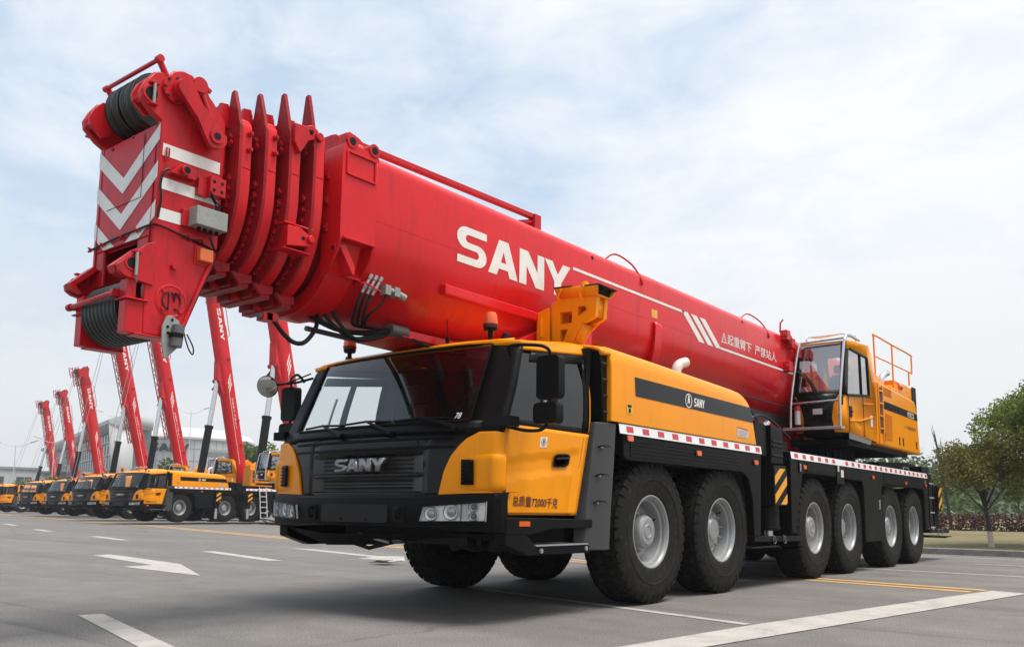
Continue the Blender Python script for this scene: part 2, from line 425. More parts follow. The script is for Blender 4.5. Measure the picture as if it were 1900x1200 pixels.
    # ---- roof gear
    for x, zb in ((-.92, 2.345), (.92, 2.345)):
        q = MB(); q.cyl((x, .64, zb-.02), (x, .64, zb+.09), .022, 'black'); q.lathe([(0, 0), (.055, 0), (.062, .02), (.062, .03), (0, .03)], (x, .64, zb+.09), 'z', 'black', 20)
        q.lathe([(.060, 0), (.066, .04), (.060, .10), (.045, .135), (0, .15)], (x, .64, zb+.12), 'z', 'orange', 24)
        q.lathe([(.063, 0), (.068, .03)], (x, .64, zb+.12), 'z', 'textdark', 24); q.obj('beacon', cab)
        q = MB(); q.lathe([(0, .07), (.03, .06), (.045, .02), (.05, -.02)], (x+(.11 if x > 0 else -.10), .72, zb+.01), 'z', 'black', 16); q.obj('horn', cab)
    q = MB(); q.cyl((.43, .62, 2.38), (.43, .62, 2.43), .018, 'black'); q.tube([(.43, .62, 2.42), (.40, .64, 2.78)], .004, 'black', 6); q.obj('antenna', cab)
    # ---- doors
    for s in (-1, 1):
        q = MB(); zs = lin(.855, 1.575, 24)
        def off(u, z):    # pressed lines: a step that rises to the rear, a shallow lower panel
            k = (u-2)
            c1 = 1.285+.155*k; c2 = 1.155+.13*k
            o = 0
            if z < c1-.012 and k < .9: o = -.012
            if z < c2-.02 and k < .85: o = -.002
            return o
        rows = []
        for z in zs:
            row = []
            for i in range(25):
                u = 2.0+.995*i/24; row.append(P(s*u, z, .006+off(u, z)))
            rows.append(row)
        q.grid(rows, 'yellow')
        dr = q.obj('door', T, solid=.03, angle=25)
        # dark gap round the door's front edge
        h = MB(); h.tube([P(s*2.0, z, .001) for z in lin(.86, 1.57, 10)]+[], .006, 'dark', 5); h.tube([P(s*2.93, z, .0045) for z in lin(1.57, 1.28, 6)]+[P(s*2.90, z, -.001) for z in lin(1.2, .86, 6)], .0035, 'textdark', 5); h.tube([P(s*u, .868, .003) for u in lin(2.0, 2.98, 8)], .003, 'textdark', 5); h.obj('door_seal', dr)
        # recessed handle
        h = MB()
        def hp(a, b, o): return P(s*uy(.92+.24*a+.012*b, 1.30), 1.255+.115*b+.015*a, o)
        ring = rrect(0, 1, 0, 1, .28, 5)
        h.add([hp(a, b, .012) for a, b in ring]+[hp(.5+(a-.5)*.82, .5+(b-.5)*.82, .014) for a, b in ring]+[hp(.5+(a-.5)*.72, .5+(b-.5)*.7, -.006) for a, b in ring],
              [(i, (i+1) % len(ring), len(ring)+(i+1) % len(ring), len(ring)+i) for i in range(len(ring))]+[(len(ring)+i, len(ring)+(i+1) % len(ring), 2*len(ring)+(i+1) % len(ring), 2*len(ring)+i) for i in range(len(ring))]+[tuple(range(2*len(ring), 3*len(ring)))], 'black')
        h.tube([hp(.12, .62, .014), hp(.5, .66, .024), hp(.9, .66, .014)], .012, 'blackgloss', 8); h.obj('door_handle', dr)
        # sliding side glass; interior shade and far-side light put into the tints
        h = MB(); patch(h, lambda z: uy(.33+.32*(z-1.56), z), 2.50, lin(1.62, 2.20, 6), 6, 'darkglass' if s > 0 else 'clearglass', -.008, s); patch(h, 2.50, 2.92, lin(1.62, 2.24, 6), 6, 'dimglass' if s > 0 else 'clearglass', -.004, s); h.obj('door_window', dr, recalc=False)
        h = MB(); h.tube([P(s*2.36, z, .012) for z in lin(1.66, 2.02, 4)], .012, 'silver', 6); h.obj('window_channel', dr)
        if s > 0 and not plain:
            h = MB()
            def tp(u, v): return P(uy(.33+.62*u, .97), .925+.022*(1-u)*1+.085*v-.0*u, .0085-.012)
            t = fit01(text_faces('\u603b\u8d28\u91cf72000\u5343\u514b', .012)); h.add([P(uy(.385+.62*p[0], .96), .922+.088*p[1]-.012*p[0], .0085) for p in t[0]], t[1], 'textdark'); h.obj('weight_lettering', dr, recalc=False, solid=0)
            h = MB(); h.add([P(uy(y, 1.47), z, .0085) for y, z in ((.745, 1.415), (.84, 1.42), (.84, 1.505), (.745, 1.50))], [(0, 1, 2, 3)], 'white')
            def sp(a, b, o=.011): return P(uy(.793+a, 1.46), 1.46+b, o)
            ro = [sp(.033*cos(t_), .033*sin(t_)) for t_ in [2*pi*k/20 for k in range(20)]]; ri = [sp(.027*cos(t_), .027*sin(t_)) for t_ in [2*pi*k/20 for k in range(20)]]
            h.add(ro+ri, [(k, (k+1) % 20, 20+(k+1) % 20, 20+k) for k in range(20)], 'textdark')
            h.add([sp(a, b) for a, b in ((-.008, -.016), (.010, -.016), (.014, .004), (.004, .018), (-.006, .018), (-.012, .004))], [(0, 1, 2, 3, 4, 5)], 'textdark')
            h.obj('warning_sticker', dr, recalc=False)
    # ---- bumper
    b = MB()
    zt = [(.68, 0)]
    plan = [(-1.415, .30), (-1.415, .22), (-1.38, .165), (-.67, -.04), (.67, -.04), (1.38, .165), (1.415, .22), (1.415, .30)]
    def bl(z, o): return [(x*(1 if abs(x) < 1.4 else 1), y+o, z) for x, y in plan]
    prof = [(1.035, .16), (1.03, .02), (1.01, 0.0), (.955, -.006), (.79, 0.0), (.715, .02), (.70, .16)]
    wing = lambda x: .0 if abs(x) < .7 else (abs(x)-.7)/.73
    rows = []
    for z, o in prof:
        rows.append([(x, y+o, (z-(.03*(1-wing(x)) if z > .9 else -.035*(1-wing(x))))) for x, y in plan])
    b.grid(rows, 'black'); bum = b.obj('bumper', T, angle=30, bevel=.008)
    for sx in (-1, 1):
        q = MB()
        q.prism(rrect(sx*.55-.065, sx*.55+.065, .785, .925, .02), 'y', -.052, -.03, 'dark')
        q.tube([(sx*.55, -.05, .815), (sx*.55, -.085, .825), (sx*.55, -.085, .885), (sx*.55, -.05, .895)], .018, 'black', 8)
        q.obj('tow_hook', bum)
    q = MB(); q.prism(rrect(-.42, .42, .775, .925, .015), 'y', -.050, -.035, 'blackgloss')
    for x in (-.16, .16): q.cyl((x, -.056, .80), (x, -.04, .80), .012, 'dark', n=8)
    q.obj('number_plate_recess', bum)
    # headlights on the swept wings
    for s in (-1, 1):
        def wp(x, z, o): # on the wing plane between (.67,-.04) and (1.38,.165)
            k = (x-.67)/.71; n = Vector((.205, -.71, 0)).normalized()
            p = Vector((x, -.04+.205*k, z))+n*(o+.006); p.x *= s; return p
        out = [(.765, .79), (1.325, .80), (1.33, .955), (.80, .915)]
        q = MB(); n4 = len(out)
        q.add([wp(x, z, .004) for x, z in out]+[wp(x, z, .030) for x, z in out], [(0, 1, 2, 3), (0, 1, 5, 4), (1, 2, 6, 5), (2, 3, 7, 6), (3, 0, 4, 7)], 'reflector')
        for x, z, r_ in ((.87, .855, .052), (1.04, .872, .060), (1.225, .912, .034), (1.225, .838, .032)):
            rows = [[wp(x+rr*cos(t), z+rr*sin(t), o) for t in [2*pi*k/24 for k in range(24)]] for rr, o in ((r_*1.1, .006), (r_*1.06, .026), (r_*.96, .026), (r_*.6, .010))]
            q.grid(rows, 'reflector', True)
            q.grid([[wp(x+rr*cos(t), z+rr*sin(t), o) for t in [2*pi*k/24 for k in range(24)]] for rr, o in ((r_*.6, .010), (r_*.56, .022), (r_*.38, .028), (r_*.001, .030))], 'chrome' if r_ > .04 else 'greybeam', True)
            q.tube([wp(x+r_*1.02*cos(t), z+r_*1.02*sin(t), .027) for t in [2*pi*k/24 for k in range(25)]], .0035, 'greybeam', 5)
        for k in range(5): q.tube([wp(1.125+.012*k, .815, .006), wp(1.128+.012*k, .93, .006)], .003, 'silver', 4)
        q.tube([wp(1.115, .80, .01), wp(1.12, .935, .01)], .005, 'greybeam', 6)
        hl = q.obj('headlight', bum, recalc=False)
        q = MB(); q.tube([wp(x, z, .030) for x, z in out+out[:1]], .007, 'black', 6); q.obj('headlight_rim', bum)
    # under-run apron and steering gear below the bumper
    q = MB()
    q.grid([[(-1.42, .30, .715), (-.72, .22, .66), (.5, .22, .68), (1.42, .30, .71)], [(-1.40, .34, .70), (-.74, .30, .55), (-.35, .35, .56), (1.2, .5, .65)], [(-1.38, 1.0, .72), (-.74, 1.2, .56), (.3, 1.2, .60), (1.2, 1.2, .66)]], 'dark')
    q.box(-.55, .95, .35, 1.2, .60, .74, 'dark'); q.tube([(-.55, .4, .585), (-.2, .33, .54), (.15, .4, .62)], .018, 'dark', 6); q.tube([(-.3, .3, .66), (.1, .28, .60)], .014, 'silver', 6)
    q.cyl((.12, .33, .62), (.22, .33, .63), .03, 'greybeam'); q.tube([(.45, .7, .60), (.8, .6, .56), (1.15, .7, .60)], .025, 'dark', 6)
    for x in (.75, 1.0, 1.2): q.cyl((x, .45, .60), (x, .45, .68), .03, 'dark', n=8)
    q.obj('underbody', T, solid=.0)
    # ---- sill, step and the vented panel in front of the first wheel
    for s in (-1, 1):
        q = MB()
        q.prism([(.27, .835), (1.67, .82), (1.67, .745), (.9, .745), (.62, .70), (.27, .70)], 'x', s*1.34, s*1.43, 'black')
        q.prism([(.26, .835), (.27, .62), (.55, .53), (1.45, .53), (1.45, .60), (.66, .60), (.50, .72), (.44, .835)], 'x', s*1.30, s*1.425, 'black')
        q.prism([(.5, .55), (1.5, .55), (1.5, .80), (.5, .80)], 'x', s*1.05, s*1.12, 'dark')
        st = q.obj('step_sill', T, bevel=.01)
        q = MB(); q.box(s*1.10, s*1.44, .64, 1.40, .603, .613, 'tread'); q.obj('step_tread', st)
        q = MB(); q.cyl((s*1.425, .72, .565), (s*1.44, .72, .565), .02, 'silver', n=10); q.cyl((s*1.425, 1.38, .57), (s*1.44, 1.38, .57), .02, 'silver', n=10); q.obj('bolt', st)
        q = MB(); q.box(s*1.425, s*1.437, .42, .56, .765, .805, 'orange'); q.obj('side_marker', st)
        q = MB()
        outl = [(1.56, 1.70), (1.92, 1.70), (1.96, 1.52), (1.99, 1.3), (1.86, .95), (1.80, .55), (1.45, .53), (1.43, .83), (1.34, .87), (1.44, 1.3)]
        rows = []
        ys = [[1.36, 1.40, 1.55, 1.68, 1.80], [1.38, 1.42, 1.57, 1.70, 1.82], [1.47, 1.50, 1.62, 1.76, 1.88], [1.54, 1.57, 1.68, 1.80, 1.92]]
        zz = [.55, .83, 1.30, 1.70]
        for z, yy in zip(zz, ys): rows.append([(s*xx, y, z) for xx, y in zip((1.30, 1.40, 1.47, 1.48, 1.40), yy)])
        # denser rows
        dens = []
        for k in range(len(rows)-1):
            for t in range(5): dens.append([tuple(a+(b-a)*t/5 for a, b in zip(p, w_)) for p, w_ in zip(rows[k], rows[k+1])])
        dens.append(rows[-1]); q.grid(dens, 'grey'); fp = q.obj('wheel_arch_panel', T, solid=.03, bevel=.01)
        for z in (.96, 1.20, 1.46):
            q = MB(); y = lerpkeys([(.83, 1.45), (1.3, 1.52), (1.7, 1.58)], z)
            rim = [(a, b) for a, b in arc(0, 0, 1, 0, 180, 10)]
            q.add([(s*(1.448+.03*min(1, (a+1)/1.0)), y+.09+.10*a, z+.028*b*(1 if b > 0 else 1)) for a, b in rim]+[(s*1.42, y+.07, z-.004)], [(i, i+1, 11) for i in range(10)], 'dark')
            q.cyl((s*1.44, y+.05, z+.004), (s*1.47, y+.05, z+.004), .008, 'silver', n=8); q.obj('panel_vent', fp)
    # ---- mirrors
    for s in (-1, 1):
        q = MB(); q.prism([(p, z) for p, z in rrect(s*1.66-.11, s*1.66+.11, 1.775, 2.125, .04)], 'y', .47, .56, 'black'); q.prism(rrect(s*1.66-.095, s*1.66+.095, 1.79, 2.11, .03), 'y', .562, .566, 'mirror')
        mi = q.obj('wing_mirror', T, bevel=.02)
        q = MB(); q.prism(rrect(s*1.65-.115, s*1.65+.115, 1.575, 1.745, .04), 'y', .45, .55, 'black'); q.prism(rrect(s*1.65-.1, s*1.65+.1, 1.59, 1.73, .03), 'y', .552, .556, 'mirror'); q.obj('wide_angle_mirror', mi, bevel=.02)
        q = MB(); q.tube(bez([(s*1.33, .42, 2.14), (s*1.36, .36, 2.21), (s*1.52, .42, 2.215), (s*1.64, .48, 2.19), (s*1.66, .51, 2.10), (s*1.66, .51, 1.72), (s*1.655, .50, 1.60)], 24), .014, 'black', 8)
        q.tube(bez([(s*1.655, .50, 1.60), (s*1.62, .46, 1.53), (s*1.52, .38, 1.52), (s*1.40, .30, 1.55)], 12), .014, 'black', 8); q.prism([(s*1.36, .22), (s*1.50, .20), (s*1.50, .32), (s*1.36, .34)], 'z', 1.545, 1.625, 'black'); q.obj('mirror_arm', mi)
    q = MB(); c0 = Vector((-1.78, .30, 2.12)); ax = Vector((.35, -.6, -.25)).normalized()
    a = ax.cross(Vector((0, 0, 1))).normalized(); b_ = ax.cross(a)
    rr = lambda r_, o: [c0+ax*o+(a*cos(t)+b_*sin(t))*r_ for t in [2*pi*k/28 for k in range(28)]]
    rows = [rr(.001, -.07), rr(.06, -.06), rr(.10, -.03), rr(.115, 0), rr(.108, .008)]; q.grid(rows, 'black', True)
    rows = [rr(.107, .008), rr(.07, .022), rr(.001, .03)]; q.grid(rows, 'mirror', True)
    fm = q.obj('round_front_mirror', T); q = MB(); q.tube([c0-ax*.05, (-1.45, .42, 2.15), (-1.30, .50, 2.19)], .013, 'black', 8); q.tube([(-1.6, .37, 2.135), (-1.34, .50, 2.24)], .008, 'black', 6); q.obj('mirror_arm', fm)
    return cab
# ================================================================== wheels
TR = .70
def make_tyre_mesh():
    b = MB()
    prof = [(.355, -.165), (.375, -.185), (.44, -.200), (.53, -.207), (.60, -.203), (.645, -.192), (.672, -.176), (.682, -.155)]
    prof = prof+[(.684, 0)]+[(r, -o) for r, o in reversed(prof)]
    b.lathe(prof, (0, 0, 0), 'x', 'rubber', 72)
    for o in (-.2045, .2045): b.lathe([(.50, o), (.505, o+math.copysign(.006, o)), (.515, o+math.copysign(.006, o)), (.52, o)], (0, 0, 0), 'x', 'rubber', 72)
    n = 40; cols = [(-.19, -.122, .662, .697), (-.108, -.045, .680, .70), (-.033, .033, .680, .70), (.045, .108, .680, .70), (.122, .19, .697, .662)]
    for ci, (x0, x1, ra, rb) in enumerate(cols):
        for k in range(n):
            t0 = 2*pi*(k+(.5 if ci % 2 else 0))/n; w = 2*pi/n*.40
            sk = .10/n*2*pi*(1 if ci < 3 else -1)
            v = []
            r0, r1 = .66, .66
            for (x, rt, dt) in ((x0, ra if ci in (0, 4) else ra, -sk), (x1, rb, sk)):
                rt = max(ra, rb) if ci not in (0, 4) else rt
                for dd in (-w, w):
                    for r in (.655, rt):
                        ww = dd*(1 if r < .66 else .9); v.append((x, r*cos(t0+ww+dt), r*sin(t0+ww+dt)))
            b.add(v, [(0, 1, 3, 2), (4, 6, 7, 5), (0, 4, 5, 1), (2, 3, 7, 6), (1, 5, 7, 3)], 'rubber')
            if ci in (0, 4):   # shoulder notch bars running down the sidewall
                s_ = -1 if ci == 0 else 1; v = []
                for r, xx in ((.697, .176), (.665, .196), (.625, .203)):
                    for dd in (-w*.9, w*.9):
                        for e in (0, -.02): v.append((s_*(xx+e), (r)*cos(t0+dd), (r)*sin(t0+dd)))
                b.add(v, [(0, 2, 6, 4), (4, 6, 10, 8), (0, 4, 5, 1), (4, 8, 9, 5), (2, 3, 7, 6), (6, 7, 11, 10), (8, 10, 11, 9)], 'rubber')
    return b.mesh('tyre', 32)
def make_rim_mesh(kind):
    b = MB(); m = 'silver'
    # outer face towards +x, rim flange plane at x = .175
    b.lathe([(.352, .15), (.362, .168), (.360, .178), (.350, .180), (.338, .172), (.328, .150), (.322, .150), (.318, .120), (.300, .110), (.288, .02), (.284, -.02)], (0, 0, 0), 'x', m, 48)
    b.lathe([(.353, .15), (.353, -.17)], (0, 0, 0), 'x', 'dark', 40)
    if kind == 'hub':
        b.lathe([(.285, -.015), (.26, .0), (.225, .004), (.17, .004), (.165, .01), (.160, .11), (.150, .128), (.135, .132), (.125, .140), (0, .142)], (0, 0, 0), 'x', m, 40)
        b.lathe([(.075, .142), (.072, .146), (.055, .146), (.052, .142)], (0, 0, 0), 'x', m, 24)
        nb, rb, xb = 10, .198, .004
    else:
        b.lathe([(.285, -.015), (.265, -.035), (.235, -.03), (.22, .03), (.21, .045), (.165, .048), (.150, .042), (.14, .06), (.115, .085), (.06, .092), (0, .093)], (0, 0, 0), 'x', m, 40)
        nb, rb, xb = 10, .185, .046
    for k in range(nb):
        t = 2*pi*(k+.3)/nb; y, z = rb*cos(t), rb*sin(t)
        b.cyl((xb, y, z), (xb+.022, y, z), .017, 'silver', n=6); b.cyl((xb+.02, y, z), (xb+.04, y, z), .009, 'silver', n=8)
    b.tube([(.0, .24, .05), (.05, .25, .06), (.09, .25, .07)], .008, 'dark', 6)
    return b.mesh('wheel', 30)
TYRE = make_tyre_mesh(); RIM = {k: make_rim_mesh(k) for k in ('hub', 'dish')}
def hub_mesh():
    b = MB(); b.lathe([(.16, -.05), (.155, -.16), (.2, -.2), (.2, -.3), (0, -.3)], (0, 0, 0), 'x', 'dark', 20); return b.mesh('brake_drum')
DRUM = hub_mesh()
def wheel(T, x, y, kind, rx, steer=0):
    w = bpy.data.objects.new('wheel', RIM[kind]); COL.objects.link(w); w.parent = T
    w.location = (x, y, TR); w.rotation_euler = (R(rx), 0, (0 if x > 0 else pi)+R(steer))
    t = bpy.data.objects.new('tyre', TYRE); COL.objects.link(t); t.parent = w
    d = bpy.data.objects.new('brake_drum', DRUM); COL.objects.link(d); d.parent = w
    return w
def build_wheels(T, axles, steer=0):
    for i, y in enumerate(axles):
        for s in (1, -1): wheel(T, s*1.22, y, 'dish' if i % 2 else 'hub', 23*i+(11 if s > 0 else 60), 0)

# ================================================================== frame, decks and skirts
def strip(T, y0, y1, gaps=()):
    """sloping white band with red blocks along the deck edge, both sides"""
    for s in (1, -1):
        b = MB(); x = s*1.50
        b.add([(x, y0, 1.612), (x, y1, 1.612), (x-s*.012, y1, 1.705), (x-s*.012, y0, 1.705), (x-s*.05, y1, 1.712), (x-s*.05, y0, 1.712)], [(0, 1, 2, 3), (3, 2, 4, 5)], 'whitetape')
        n = int((y1-y0)/.30); st = (y1-y0)/n
        for k in range(n):
            ya = y0+st*(k+.42); yb = ya+.125
            if any(a < ya < c for a, c in gaps): continue
            q = lambda y, z: (x-s*.012*(z-1.612)/.093+s*.0025, y, z)
            b.add([q(ya, 1.632), q(yb, 1.632), q(yb, 1.688), q(ya, 1.688)], [(0, 1, 2, 3)], 'redtape')
        b.obj('reflective_strip', T, recalc=False)
def deck(T, y0, y1):
    b = MB(); b.prism([(y0, 1.44), (y1, 1.44), (y1, 1.715), (y0, 1.715)], 'x', -1.445, 1.445, 'dark')
    return b.obj('deck', T, bevel=.015)
def skirt(T, poly):
    for s in (1, -1):
        b = MB(); b.prism(poly, 'x', s*1.40, s*1.485, 'black'); b.obj('side_skirt', T, bevel=.012)
def side_bits(T, marks):
    for s in (1, -1):
        for y, z in marks:
            b = MB(); b.prism(rrect(y-.05, y+.05, z-.026, z+.026, .012), 'x', s*1.487, s*1.512, 'orange'); b.prism(rrect(y-.065, y+.065, z-.035, z+.035, .012), 'x', s*1.484, s*1.496, 'dark'); b.obj('side_marker_lamp', T)
def ribs(T, y0, y1, z0, z1):
    for s in (1, -1):
        b = MB()
        for k in range(5):
            z = z0+(z1-z0)*(k+.5)/5; b.prism([(y0, z-.012), (y1, z-.012), (y1, z+.012), (y0, z+.012)], 'x', s*1.484, s*1.491, 'black')
        b.obj('rib_panel', T)
def frame(T, axles):
    b = MB()
    b.box(-.52, .52, .5, 13.9, .78, 1.40, 'dark'); b.box(-.95, .95, 9.3, 11.7, 1.0, 1.45, 'dark'); b.box(-1.2, 1.2, 1.9, 5.0, 1.38, 1.46, 'dark')
    b.box(-1.1, 1.1, 5.1, 6.1, .95, 1.55, 'dark')
    f = b.obj('chassis_frame', T, bevel=.01)
    for y in axles:
        b = MB(); b.cyl((-1.1, y, TR), (1.1, y, TR), .10, 'dark', n=14); b.lathe([(0, -.3), (.2, -.22), (.26, 0), (.2, .22), (0, .3)], (0, y, TR), 'x', 'dark', 18)
        for s in (1, -1): b.cyl((s*.8, y+.1, .75), (s*.75, y+.12, 1.3), .07, 'dark', n=12)
        b.obj('axle', T)
def hazard_plate(mb, x, s, y0, y1, z0, z1):
    """yellow and black slanting bars on an outrigger end, in the plane x"""
    mb.add([(x, y0, z0), (x, y1, z0), (x, y1, z1), (x, y0, z1)], [(0, 1, 2, 3)], 'blackgloss')
    w, h = y1-y0, z1-z0
    def clip(poly, f):
        out = []
        for i in range(len(poly)):
            a, b = poly[i], poly[(i+1) % len(poly)]; fa, fb = f(a), f(b)
            if fa >= 0: out.append(a)
            if fa*fb < 0: t = fa/(fa-fb); out.append((a[0]+(b[0]-a[0])*t, a[1]+(b[1]-a[1])*t))
        return out
    for k in range(-3, 4):
        a0 = k*.5*h+.02*h; pl = [(y0, z0+a0), (y1, z0+a0+.62*w), (y1, z0+a0+.62*w+.25*h), (y0, z0+a0+.25*h)]
        for f in (lambda p: p[1]-z0-.004, lambda p: z1-.004-p[1]):
            pl = clip(pl, f)
            if len(pl) < 3: break
        if len(pl) >= 3: mb.add([(x+s*.003, p, z) for p, z in pl], [tuple(range(len(pl)))], 'hazard')
def outrigger(T, y, out=0, w=.42, pad=True, padz=.44):
    for s in (1, -1):
        b = MB(); x1 = 1.38+out
        if out: b.prism([(y-.16, 1.02), (y+.16, 1.02), (y+.16, 1.36), (y-.16, 1.36)], 'x', s*.5, s*x1, 'dark')
        b.prism([(y-w/2, .99), (y+w/2, .99), (y+w/2, 1.50), (y-w/2, 1.50)], 'x', s*(x1-.3), s*(x1+.115), 'dark')
        o = b.obj('outrigger', T, bevel=.01)
        h = MB(); hazard_plate(h, s*(x1+.118), s, y-w/2+.01, y+w/2-.01, 1.005, 1.465); h.obj('hazard_plate', o, recalc=False, label='yellow and black slanting warning stripes')
        j = MB(); xc = s*(x1-.06)
        j.cyl((xc, y, 1.0), (xc, y, .68), .135, 'dark', n=24); j.cyl((xc, y, .72), (xc, y, .70), .15, 'dark', n=24)
        if out:
            j.cyl((xc, y, .70), (xc, y, .16), .075, 'steel', n=20); j.prism(rrect(xc-.30, xc+.30, y-.30, y+.30, .05), 'z', .03, .075, 'dark'); j.cyl((xc, y, .17), (xc, y, .07), .14, 'dark', n=20); j.box(xc-.4, xc+.4, y-.06, y+.06, .02, .05, 'dark')
        else:
            j.cyl((xc, y, .68), (xc, y, .60), .055, 'steel', n=16)
        o2 = j.obj('outrigger_jack', o, bevel=.004)
        if pad and not out:
            p = MB(); p.prism([(y-.80, .555), (y+.78, .535), (y+.78, .60), (y-.80, .62)], 'x', s*1.18, s*1.47, 'dark')
            p.prism([(y-.95, .475), (y+.85, .455), (y+.85, .475), (y+.3, .44), (y+.05, .46), (y-.1, .50), (y-.95, .495)], 'x', s*1.05, s*1.49, 'dark')
            for k in (-.22, .12):
                p.tube([(s*1.485, y+k+.05*cos(t), .565+.045*sin(t)) for t in [2*pi*q/14 for q in range(15)]], .007, 'greybeam', 5); p.tube([(s*1.485, y+k-.04, .62), (s*1.485, y+k+.0, .56)], .012, 'greybeam', 6)
            p.obj('outrigger_pad', o, bevel=.005)
# ================================================================== engine hood behind the cab
def build_hood(T):
    b = MB()
    # cross-sections along y: right side to left side over the top
    def sec(y, zt, ch):
        z0 = 1.715; xs = 1.495
        h = [(xs, z0), (xs, zt-.16), (xs-.012, zt-.07), (xs-.05, zt-.02), (xs-.13, zt+.012), (xs-.34, zt+.055), (.95, zt+.06)]
        return [(x, y, z) for x, z in h]+[(.95, y, 1.715)]
    ys = [(1.70, 2.385), (1.72, 2.41), (1.80, 2.42), (2.6, 2.40), (3.6, 2.37), (4.4, 2.345), (4.62, 2.33), (4.76, 2.30), (4.84, 2.25), (4.88, 2.18)]
    rows = []
    for y, zt in ys:
        r = sec(y, zt, 0)
        lean = .03 if y < 1.75 else 0
        rows.append(r)
    # the rear end leans outwards to the foot
    low = [(p[0], lerpkeys([(1.715, 5.02), (2.18, 4.88)], p[2]) if p[2] < 2.2 else p[1], p[2]) for p in rows[-1]]; rows[-1] = low
    b.grid(rows, 'yellow'); n = len(rows[0]); 
    b.add(rows[-1], [tuple(range(n))], 'yellow'); b.add(rows[0], [tuple(range(n))], 'yellow')
    hd = b.obj('engine_hood', T, bevel=.02, angle=50)
    # same hood on the far side
    m = MB(); rows2 = [[(-p[0], p[1], p[2]) for p in r] for r in rows]; m.grid(rows2, 'yellow'); m.add(rows2[-1], [tuple(range(n))], 'yellow'); m.add(rows2[0], [tuple(range(n))], 'yellow'); m.obj('engine_hood', T, bevel=.02, angle=50)
    c = MB(); c.box(-.94, .94, 1.75, 5.0, 1.716, 1.95, 'dark'); c.obj('engine_cover', T)
    # dark band with lettering
    q = MB(); q.add([(1.4975, 2.12, 2.175), (1.4975, 4.84, 2.152), (1.4975, 4.93, 1.975), (1.4975, 2.135, 1.99)], [(0, 1, 2, 3)], 'blackgloss'); q.obj('black_band', hd, recalc=False)
    L = MB(); L.add([(1.5, 3.36+.25*u, 2.018+.09*v) for u, v in LET[0]], LET[1], 'white')
    ring = lambda r_, k0=0: [(1.5, 3.235+r_*cos(t), 2.064+r_*.98*sin(t)) for t in [2*pi*k/28 for k in range(28)]]
    a_, b_ = ring(.078), ring(.066); L.add(a_+b_, [(k, (k+1) % 28, 28+(k+1) % 28, 28+k) for k in range(28)], 'white')
    for tri in ([(-.012, .055), (.012, .055), (.028, -.03), (0, .0)], [(0, .0), (-.028, -.03), (-.012, .055)], [(-.05, -.045), (-.028, -.03), (0, -.008), (.028, -.03), (.05, -.045), (0, -.02)]):
        L.add([(1.5005, 3.235+p, 2.064+z) for p, z in tri], [tuple(range(len(tri)))], 'white')
    L.obj('band_lettering', hd, recalc=False)
    k = MB(); k.add([(1.4985, 1.97, 1.81), (1.4985, 2.07, 1.81), (1.4985, 2.07, 1.90), (1.4985, 1.97, 1.90)], [(0, 1, 2, 3)], 'yellowlabel')
    k.add([(1.5, 2.0, 1.82), (1.5, 2.04, 1.82), (1.5, 2.04, 1.86), (1.5, 2.0, 1.86)], [(0, 1, 2, 3)], 'dark'); k.add([(1.5, 1.985, 1.87), (1.5, 2.055, 1.87), (1.5, 2.055, 1.895), (1.5, 1.985, 1.895)], [(0, 1, 2, 3)], 'dark'); k.obj('warning_sticker', hd, recalc=False)
    k = MB(); k.add([(1.4985, 4.46, 1.775), (1.4985, 4.76, 1.775), (1.4985, 4.76, 1.875), (1.4985, 4.46, 1.885)], [(0, 1, 2, 3)], 'label'); k.add([(1.5, 4.46, 1.875), (1.5, 4.76, 1.865), (1.5, 4.76, 1.88), (1.5, 4.46, 1.89)], [(0, 1, 2, 3)], 'redtape')
    for r_ in range(5): k.add([(1.5, 4.48, 1.785+.016*r_), (1.5, 4.74, 1.785+.016*r_), (1.5, 4.74, 1.791+.016*r_), (1.5, 4.48, 1.791+.016*r_)], [(0, 1, 2, 3)], 'greybox')
    k.obj('notice_plate', hd, recalc=False)
    # louvred intake between cab and hood
    for s in (1, -1):
        q = MB(); q.prism([(1.585, 2.36), (1.71, 2.35), (1.71, 1.715), (1.64, 1.715)], 'x', s*1.15, s*1.445, 'black')
        for z in (1.80, 1.95, 2.10, 2.25): q.tube([(s*1.446, 1.60+.05*(2.36-z)/.6, z), (s*1.45, 1.71, z-.01)], .010, 'grey', 8)
        q.obj('air_intake', T, bevel=.01)
        q = MB(); q.grid([[(s*x, y, z+(.0 if y > 1.6 else -.012)) for x, z in ((1.485, 2.335), (1.46, 2.385), (1.38, 2.415), (1.16, 2.455), (.95, 2.47))] for y in (1.56, 1.72)], 'yellow'); q.obj('hood_lip', T, solid=.03)
    q = MB(); q.tube(bez([(.82, 4.25, 2.36), (.82, 4.25, 2.55), (.83, 4.31, 2.66), (.86, 4.44, 2.71)], 12), .062, 'label', 16); q.tube([(.86, 4.44, 2.71), (.861, 4.445, 2.712)], .056, 'dark', 16); q.obj('exhaust_pipe', T)
    return hd
